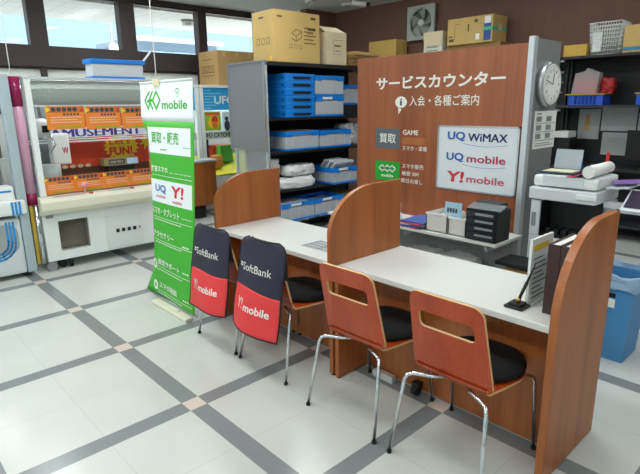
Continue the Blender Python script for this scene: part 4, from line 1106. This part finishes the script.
# ------------------------------------------------------------------ multifunction printer
t = thing('office_printer', 'large white multifunction printer behind the right end panel', 'printer', (-1.38, 3.92, 0))
px0, px1, py0, py1 = -1.65, -1.205, 3.62, 4.02
pw = mat('printer_white', '#D6DADD', .4)
obj('lower_body', MB().bx(px0, px1, py0, py1, .02, .73, .01), pw, t)
obj('left_pillar', MB().bx(px0, px0+.07, py0, py1, .73, .99, .008), pw, t)
obj('rear_body', MB().bx(px0+.07, px1, py1-.2, py1, .73, .99), pw, t)
obj('output_bay', MB().bx(px0+.07, px0+.075, py0+.01, py1-.2, .73, .985).bx(px0+.07, px1-.02, py1-.23, py1-.2, .73, .985).bx(px0+.07, px1, py0+.02, py1-.2, .73, .75), black, t)
mb = MB()
for k in range(7): mb.bx(px0+.1+k*.055, px0+.135+k*.055, py0+.05, py0+.2, .75, .785)
obj('exit_guide', mb, blackm, t)
obj('scanner_bed', MB().bx(px0-.01, px1+.0, py0-.03, py1, 1.0, 1.085, .012), pw, t)
obj('scanner_grip', MB().bx(-1.33, -1.20, py0-.045, py0-.03, 1.03, 1.065, .006), white, t)
obj('document_feeder', MB().bx(px0, px1-.01, py0, py1, 1.09, 1.17, .025), white, t)
obj('feeder_cover', MB().bx(px0+.07, px1-.1, py0-.006, py0+.3, 1.10, 1.172, .004), pw, t)
obj('exit_tray', MB().box((-1.13, 3.86, 1.11), (.14, .26, .012), (0, -.1, 0)), pw, t)
obj('control_panel', MB().box((-.985, 3.72, 1.035), (.17, .22, .03), (.55, .0, .0), .006).bx(-1.204, -1.0, 3.74, 3.8, .97, 1.01), pw, t)
obj('screen', MB().box((-.985, 3.711, 1.053), (.14, .17, .004), (.55, 0, 0)), mat('screen_dark', '#3A3242', .15), t)
mb = MB()
for k in range(3): mb.bx(px0+.03, px1-.03, py0-.006, py0, .1+k*.2, .28+k*.2)
obj('paper_drawer', mb, white, t)
obj('switch', MB().bx(px0-.001+.015, px0+.045, py0-.004, py0, .80, .90), grey, t)
for x in (px0+.06, px1-.06): obj('caster', MB().cyl((x-.02, py0+.1, .025), (x+.02, py0+.1, .025), .025).cyl((x-.02, py1-.1, .025), (x+.02, py1-.1, .025), .025), rubber, t)
# papers on the printer
one('document_folder', MB().box((-1.52, 3.80, 1.181), (.24, .25, .014), (0, 0, .05), .002), mat('folder_navy', '#1E3348', .5), 'dark blue folder lying on the printer', 'folder')
t = thing('clip_board', 'pale sheet in a clear frame standing open on the blue folder', 'sheet', (-1.5, 3.85, 1.189))
obj('sheet', MB().box((-1.52, 3.77, 1.192), (.2, .16, .004), (0, 0, .05)), mat('sheet_cream', '#D9D6B4', .6), t)
obj('upright_panel', MB().box((-1.53, 3.905, 1.262), (.19, .005, .14), (-.2, 0, 0)), mat('frosted_panel', '#A9B3BC', .2, alpha=.85), t)
t = thing('rolled_poster', 'rolled poster with a red inside lying on the printer', 'poster', (-1.25, 3.9, 1.172))
obj('roll', MB().cyl((-1.275, 3.60, 1.215), (-1.285, 4.0, 1.215), .04, .04, 24), paper, t)
mb = MB(); mb.grid(lambda u, v: Vector((-1.30-.12*u, 3.60+.3*v, 1.174+.03*math.exp(-((u)*3)**2))), 10, 4)
obj('loose_edge', mb, mat('poster_crimson', '#A02A48', .5), t, solid=.002)
one('purple_paper', MB().box((-1.12, 3.86, 1.14), (.16, .2, .003), (0, -.1, .3)), mat('purple_sheet', '#7A5AA0', .5), 'purple sheet lying on the exit tray of the printer', 'paper')

# ------------------------------------------------------------------ blue waste bin with liner
t = thing('waste_bin', 'blue waste bin with a pale liner behind the right end panel', 'bin', (-1.03, 3.66, 0))
bcx, bcy = -1.03, 3.66
mb = MB()
def ringbox(mb, w0, d0, w1, d1, z0, z1):
    r = bmesh.ops.create_cube(mb.bm, size=1)
    for v in r['verts']:
        top = v.co.z > 0
        v.co = Vector((bcx + v.co.x*(w1 if top else w0), bcy + v.co.y*(d1 if top else d0), z1 if top else z0))
    return r
r = ringbox(mb, .24, .27, .28, .32, 0.0, .56)
for f in [f for f in mb.bm.faces if all(v.co.z > .5 for v in f.verts)]: mb.bm.faces.remove(f)
obj('body', mb, mat('bin_blue', '#4A8EC4', .5), t, solid=.006)
mb = MB(); r = ringbox(mb, .298, .345, .312, .365, .50, .60)
for f in [f for f in mb.bm.faces if all(v.co.z > .59 for v in f.verts) or all(v.co.z < .51 for v in f.verts)]: mb.bm.faces.remove(f)
bmesh.ops.subdivide_edges(mb.bm, edges=mb.bm.edges[:], cuts=6, use_grid_fill=True)
for v in mb.bm.verts: v.co += Vector((random.uniform(-.008, .008), random.uniform(-.008, .008), random.uniform(-.01, .01)))
for f in mb.bm.faces: f.smooth = True
obj('liner', mb, mat('liner_blue', '#A9C9E6', .35, alpha=.9), t, solid=.003)
obj('label_tag', MB().bx(-1.05, -.99, bcy-.157, bcy-.152, .37, .43), paper, t)
obj('handle_recess', MB().bx(-1.08, -.99, bcy-.160, bcy-.152, .44, .47), dark, t)

# ------------------------------------------------------------------ back wall rack with boxes
def wall_rack(xa, xb, label):
    t = thing('wall_rack', label, 'rack', ((xa+xb)/2, 7.02, 0), 'black racks along the brown wall')
    obj('back_panel', MB().bx(xa, xb, 7.26, 7.29, .02, 2.17), mat('rack_back', '#15151A', .6), t)
    obj('top_board', MB().bx(xa, xb, 6.8, 7.26, 2.17, 2.2), blackm, t)
    for z in (1.62, .87, .2): obj('shelf', MB().bx(xa, xb, 6.82, 7.26, z-.03, z), mat('rack_shelf', '#2A2B2F', .4), t)
    for x in (xa, xb-.03): obj('post', MB().bx(x, x+.03, 7.22, 7.28, 0, 2.17), blackm, t)
    return t
r2 = wall_rack(-2.93, -1.1, 'black rack along the brown wall at the right behind the printer')
mb = MB()
for z in (2.15, 2.02, 1.9, 1.78, 1.56): mb.bx(-2.93, -2.84, 6.78, 6.83, z-.012, z+.012)
mb.bx(-2.945, -2.93, 6.78, 6.9, 0, 2.17)
obj('bracket', mb, grey, r2)
wall_rack(-6.35, -2.95, 'black rack along the brown wall behind the wooden partition')
carton(-2.87, -2.60, 6.82, 7.1, 2.201, 2.335, 'flat yellow carton at the left end of the rack top by the partition', mat('carton_yellow', '#C9A44A', .8), None, False)
obj('edge_strip', MB().bx(-2.925, -2.885, 6.765, 6.775, 1.7, 2.30), mat('strip_amber', '#C9923A', .6), r2)
carton(-2.215, -1.7, 6.86, 7.2, 2.201, 2.50, 'cardboard box with a blue band at the right edge on the rack top', card, None, False)
one('blue_band', MB().bx(-2.235, -1.705, 6.857, 6.8595, 2.23, 2.27), mat('band_blue', '#3C7FA6', .5), 'blue printed band across the box at the right edge', 'band') if False else None
for o in list(COL.objects):
    if o.get('label', '').startswith('cardboard box with a blue band'):
        obj('blue_band', MB().bx(-2.215, -1.70, 6.8575, 6.8595, 2.225, 2.265), mat('band_blue', '#3C7FA6', .5), o)
# wire basket
def wire_basket():
    t = thing('wire_basket', 'white wire basket tilted on the rack top at the right', 'basket', (-2.36, 7.0, 2.2))
    x0, x1, y0, y1, z0, z1 = -2.585, -2.265, 6.86, 7.14, 2.206, 2.56
    fl = .03
    def P(u, v, z): # flare
        k = (z-z0)/(z1-z0)
        cx, cy = (x0+x1)/2, (y0+y1)/2
        return Vector((cx+(u-.5)*(x1-x0)*(.9+.2*k), cy+(v-.5)*(y1-y0)*(.9+.2*k), z))
    mb = MB(); r = .0035
    for k in range(9):
        z = z0+(z1-z0)*k/8
        pts = [P(0, 0, z), P(1, 0, z), P(1, 1, z), P(0, 1, z), P(0, 0, z)]
        for a, b in zip(pts, pts[1:]): mb.tube([a, b], r if k < 8 else .006, 6)
    obj('hoop', mb, white, t)
    mb = MB()
    for k in range(13):
        u = k/12
        for v in (0, 1): mb.tube([P(u, v, z0), P(u, v, z1)], r, 6)
        for v in (0, 1): mb.tube([P(v, u, z0), P(v, u, z1)], r, 6)
        mb.tube([P(u, 0, z0), P(u, 1, z0)], r, 6)
    obj('wire', mb, white, t)
    obj('end_plate', MB().bx(-2.56, -2.46, 6.868, 6.872, 2.24, 2.46), white, t)
wire_basket()
def blue_basket(xc, label, yc=6.98):
    t = thing('blue_basket', label, 'basket', (xc, yc, 1.62), 'blue plastic baskets on the rack shelf')
    w, d, h = .40, .26, .12
    mb = MB()
    th = .008
    mb.prism(rect(-w/2, 0, w/2, h), [rect(-w/2+.07+c*.045, .02+r*.032, -w/2+.10+c*.045, .038+r*.032) for c in range(6) for r in range(3)], (xc, yc-d/2, 1.621), (1, 0, 0), (0, 0, 1), th)
    mb.bx(xc-w/2, xc+w/2, yc+d/2-th, yc+d/2, 1.621, 1.621+h).bx(xc-w/2, xc-w/2+th, yc-d/2, yc+d/2, 1.621, 1.621+h).bx(xc+w/2-th, xc+w/2, yc-d/2, yc+d/2, 1.621, 1.621+h).bx(xc-w/2, xc+w/2, yc-d/2, yc+d/2, 1.621, 1.63)
    obj('body', mb, mat('basket_blue', '#1B4FC0', .4), t)
    obj('rim', MB().bx(xc-w/2-.01, xc+w/2+.01, yc-d/2-.012, yc-d/2, 1.621+h-.012, 1.621+h), mat('basket_rim', '#1946A8', .4), t)
blue_basket(-2.56, 'blue plastic basket under the red wrapped packs')
blue_basket(-1.80, 'blue plastic basket cut off by the right edge of the picture')
ob = mat('tray_orange', '#D59A3A', .6)
one('orange_tray', MB().bx(-2.80, -2.34, 6.83, 7.12, 1.745, 1.755), ob, 'orange board lying across the blue basket under the red packs', 'board')
one('orange_tray', MB().bx(-2.02, -1.58, 6.83, 7.12, 1.745, 1.755), ob, 'orange board on the blue basket at the right edge', 'board')
redpk = mat('red_pack', '#B8383A', .3, var=.35, scale=14, bump=.5, bscale=30)
wrap = mat('clear_wrap', '#C9BEBE', .15, alpha=.45)
t = thing('wrapped_pack', 'red pack in clear wrap standing on the blue basket', 'pack', (-2.6, 6.95, 1.756))
obj('content', MB().bx(-2.73, -2.48, 6.90, 6.99, 1.76, 1.94, .02), redpk, t)
obj('wrapping', MB().prism([(-2.755, 1.757), (-2.46, 1.757), (-2.44, 2.0), (-2.52, 2.03), (-2.58, 2.06), (-2.62, 2.02), (-2.72, 2.0)], None, (0, 7.0, 0), (1, 0, 0), (0, 0, 1), .12), wrap, t)
bag('red_bag', (-2.365, 7.0, 1.756), (.15, .12, .18), 'dark red crumpled pack to the right of the clear wrapped one', mat('red_dark', '#A02222', .35, var=.4, scale=12), seed=31)
def pinned(x0, x1, z0, z1, label, marks, th=.02):
    t = thing('pinned_sheet', label, 'sheet', ((x0+x1)/2, 7.24, z0), 'white boards at the back of the rack')
    obj('sheet', MB().bx(x0, x1, 7.26-th, 7.259, z0, z1), mat('board_white', '#AEB2B3', .6), t)
    mb = MB(); flat(mb, FY(7.26-th), marks); obj('printed_marks', mb, card2 if len(marks) == 1 else grey, t, recalc=False)
pinned(-2.76, -2.50, 1.19, 1.57, 'pale board with a tan picture behind the rack, left of the white boxes', [rect(-2.68, 1.30, -2.62, 1.5)])
pinned(-2.48, -2.08, 1.30, 1.61, 'white board with small print behind the rack, upper one', [rect(-2.35, 1.48, -2.2, 1.485), rect(-2.35, 1.45, -2.25, 1.455)])
pinned(-2.45, -2.12, 1.0, 1.28, 'white board with small print behind the rack, lower one', [rect(-2.38, 1.2, -2.2, 1.206), rect(-2.38, 1.17, -2.26, 1.176)])
pinned(-2.06, -1.7, 1.2, 1.52, 'white board at the back of the rack by the right edge', [rect(-2.0, 1.4, -1.9, 1.405), rect(-2.0, 1.37, -1.9, 1.375)])
t = thing('monitor', 'black monitor on the rack shelf at the right edge', 'monitor', (-1.85, 6.95, .87))
obj('screen', MB().bx(-2.07, -1.62, 6.93, 6.96, .98, 1.33, .005), black, t)
obj('stand', MB().bx(-1.88, -1.82, 6.96, 6.99, .88, 1.1).bx(-1.95, -1.75, 6.88, 7.04, .871, .885), black, t)
one('red_clip', MB().bx(-2.265, -2.225, 6.90, 6.92, .871, 1.06, .008).bx(-2.275, -2.215, 6.88, 6.94, .871, .885), mat('clip_red', '#E0402E', .4), 'red holder standing on the rack behind the printer', 'holder')
one('blue_clip', MB().bx(-2.56, -2.53, 6.90, 6.92, .871, 1.05, .006).bx(-2.57, -2.52, 6.88, 6.94, .871, .885), mat('clip_blue', '#1E6FC0', .4), 'small blue holder standing on the rack left of the red one', 'holder')
t = thing('paper_tray', 'white desk tray on a small black stand beside the partition end', 'tray', (-2.8, 6.95, .87))
obj('tray', MB().bx(-2.9, -2.72, 6.85, 7.1, 1.22, 1.30, .008), offwhite, t)
obj('stand', MB().bx(-2.9, -2.72, 6.9, 7.1, .871, 1.22), black, t)
# cartons on the hidden rack, above the sign
carton(-6.2, -5.62, 6.95, 7.25, 2.201, 2.68, 'plain yellow carton on the wall rack left of the fan', mat('carton_plain', '#C4A158', .8, var=.05), None, True)
t = thing('carton', 'white and tan carton under the fan beside the long printed carton', 'carton', (-4.85, 6.98, 2.2))
obj('box', MB().bx(-4.99, -4.66, 6.84, 7.16, 2.201, 2.58, .003), mat('carton_white_lower', '#CFCBC0', .8), t)
obj('lid', MB().bx(-4.995, -4.655, 6.835, 7.165, 2.58, 2.70, .003).box((-4.825, 6.833, 2.55), (.30, .004, .10), (.0, 0, 0)), card3, t)
flatobj('printed_marks', FY(6.84), [rect(-4.94, 2.49-.05*k, -4.74, 2.475-.05*k) for k in range(3)], mat('print_blue_grey', '#7C8AA0', .6), t)
one('carton_flat', MB().bx(-4.60, -3.75, 6.87, 7.2, 2.201, 2.475, .004), cardd, 'low brown carton under the long printed carton', 'carton')
t = thing('carton', 'long printed carton with green tape and blue labels above the partition', 'carton', (-4.2, 7.0, 2.476))
X0, X1, Y0, Y1, Z0, Z1 = -4.57, -3.86, 6.83, 7.22, 2.477, 2.83
obj('box', MB().bx(X0, X1, Y0, Y1, Z0, Z1, .003), card, t)
mb = MB(); fm = FY(Y0)
flat(mb, fm, [rect(-4.54, 2.52, -4.46, 2.56), rect(-4.54, 2.58, -4.49, 2.60), rect(-4.24, 2.64, -4.22, 2.74), rect(-4.14, 2.75, -4.09, 2.79)])
strokes(mb, fm, [[(-4.45, 2.55), (-4.45, 2.75), (-4.38, 2.75)]], .006)
obj('printed_marks', mb, print_b, t, recalc=False)
flatobj('blue_label', fm, [rect(-3.99, 2.50, -3.88, 2.74)], mat('label_blue', '#2A4F94', .5), t)
flatobj('white_label', FY(Y0, .003), [rect(-3.98, 2.72, -3.89, 2.81), rect(-4.11, 2.52, -4.05, 2.60)], paper, t)
obj('green_tape', MB().bx(-4.0, X1+.003, Y0-.003, Y0, 2.63, 2.675).bx(X1, X1+.003, Y0, Y1, 2.63, 2.675), mat('tape_green', '#4FB48A', .4), t)
flatobj('side_label', FX(X1, .004), [rect(6.98, 2.63, 7.08, 2.72)], card3, t)
# ventilation fan
t = thing('ventilation_fan', 'square ventilation fan high on the brown wall', 'fan', (-5.36, 7.3, 2.7))
fx0, fx1, fz0, fz1 = -5.605, -5.08, 2.66, 3.175; fcx, fcz = (fx0+fx1)/2, (fz0+fz1)/2
sq = rect(fx0, fz0, fx1, fz1)
obj('housing', MB().prism(sq, [circle(fcx, fcz, .225, 36)], (0, 7.25, 0), (1, 0, 0), (0, 0, 1), .04), mat('fan_grey', '#A9AFA8', .5), t)
obj('back_plate', MB().bx(fx0+.01, fx1-.01, 7.28, 7.298, fz0+.01, fz1-.01), mat('fan_dark', '#5E625C', .6), t)
for k in range(5):
    mb = MB(); a = k*2*PI/5
    def bl(u, v, a=a):
        r = .05+.165*u; an = a + .5*u + (v-.5)*.95
        return Vector((fcx+r*math.cos(an), 7.255+(v-.5)*.05, fcz+r*math.sin(an)))
    mb.grid(bl, 6, 5)
    obj('blade', mb, mat('fan_blade', '#8D948E', .3), t, solid=.003)
obj('hub', MB().cyl((fcx, 7.275, fcz), (fcx, 7.215, fcz), .06, .05, 24), mat('hub_pale', '#C6CCC4', .4), t)
mb = MB()
for k in range(24):
    a = k*2*PI/24; mb.tube([(fcx+.205*math.cos(a), 7.235, fcz+.205*math.sin(a)), (fcx+.222*math.cos(a), 7.22, fcz+.222*math.sin(a))], .004, 6)
ring = [(fcx+.215*math.cos(k*PI/18), 7.222, fcz+.215*math.sin(k*PI/18)) for k in range(37)]
mb.tube(ring, .008, 8)
obj('guard_ring', mb, mat('guard_grey', '#B8BDB6', .4), t)

# ------------------------------------------------------------------ ceiling fittings in view
t = thing('downlight', 'small oval ceiling fitting near the corner of the brown wall', 'ceiling fitting', (-6.6, 6.85, H))
obj('plate', MB().cyl((-6.6, 6.85, H), (-6.6, 6.85, H-.025), .11, .09, 24), white, t)
obj('lens', MB().cyl((-6.6, 6.85, H-.025), (-6.6, 6.85, H-.03), .05, n=16), grey, t)
t = thing('security_camera', 'white bullet camera hanging from the ceiling in front of the brown wall', 'camera', (-6.05, 6.7, H))
obj('mount', MB().cyl((-6.2, 6.6, H), (-6.2, 6.6, H-.05), .04), white, t)
obj('body', MB().cyl((-6.25, 6.58, H-.05), (-6.03, 6.7, H-.1), .035), white, t)
obj('lens', MB().cyl((-6.035, 6.697, H-.0985), (-5.99, 6.722, H-.108), .036), black, t)
t = thing('sprinkler', 'small white ceiling fitting above the large printed carton', 'ceiling fitting', (-6.75, 6.1, H))
obj('plate', MB().cyl((-6.75, 6.1, H), (-6.75, 6.1, H-.03), .07), white, t)
obj('head', MB().cyl((-6.75, 6.1, H-.03), (-6.75, 6.1, H-.08), .02), alu, t)

# ------------------------------------------------------------------ lights: rows of ceiling fluorescents, daylight
def area(x, y, e, sx=1.2, sy=.35, col=(.95, 1, .985)):
    l = bpy.data.lights.new('ceiling_fluorescent', 'AREA'); l.shape = 'RECTANGLE'; l.size = sx; l.size_y = sy; l.energy = e; l.color = col
    o = bpy.data.objects.new('ceiling_fluorescent', l); COL.objects.link(o); o.location = (x, y, H-.03)
for x in (-6.6, -4.2, -1.8, .6, 3.0):
    for y in (-3.2, -.9, 1.4, 3.7):
        area(x, y, {-6.6: 21, -4.2: 23, -1.8: 18, .6: 11, 3.0: 8}[x])
area(-5.2, 5.9, 9); area(-3.0, 5.6, 11); area(-.6, 5.4, 17)
sl = bpy.data.lights.new('sun', 'SUN'); sl.energy = 12; sl.angle = .02; sl.color = (1, .96, .9)
so = bpy.data.objects.new('sun', sl); COL.objects.link(so); so.rotation_euler = Vector((-.5, -.45, -.75)).to_track_quat('-Z', 'Y').to_euler()
w = bpy.data.worlds.new('sky'); SC.world = w; w.use_nodes = True
bg = w.node_tree.nodes['Background']; bg.inputs['Color'].default_value = (.50, .74, .86, 1); bg.inputs['Strength'].default_value = 1.1

# ------------------------------------------------------------------ camera
cam = bpy.data.cameras.new('camera'); co = bpy.data.objects.new('camera', cam); COL.objects.link(co)
cam.sensor_width = 36; cam.lens = 29.025; cam.clip_start = .05; cam.clip_end = 200
r = Vector((0.68288985, 0.73040155, -0.0132295)); u_ = Vector((-0.17268258, 0.17899329, 0.96857737)); f_ = Vector((-0.70981841, 0.65914716, -0.24836032))
M = Matrix(((r.x, u_.x, -f_.x, 0), (r.y, u_.y, -f_.y, 0), (r.z, u_.z, -f_.z, 1.66982), (0, 0, 0, 1)))
co.matrix_world = M
SC.camera = co
SC.view_settings.view_transform = 'Standard'
try: SC.view_settings.look = 'None'
except Exception: pass
SC.view_settings.gamma = 1; SC.view_settings.use_curve_mapping = False
SC.view_settings.exposure = 0.33
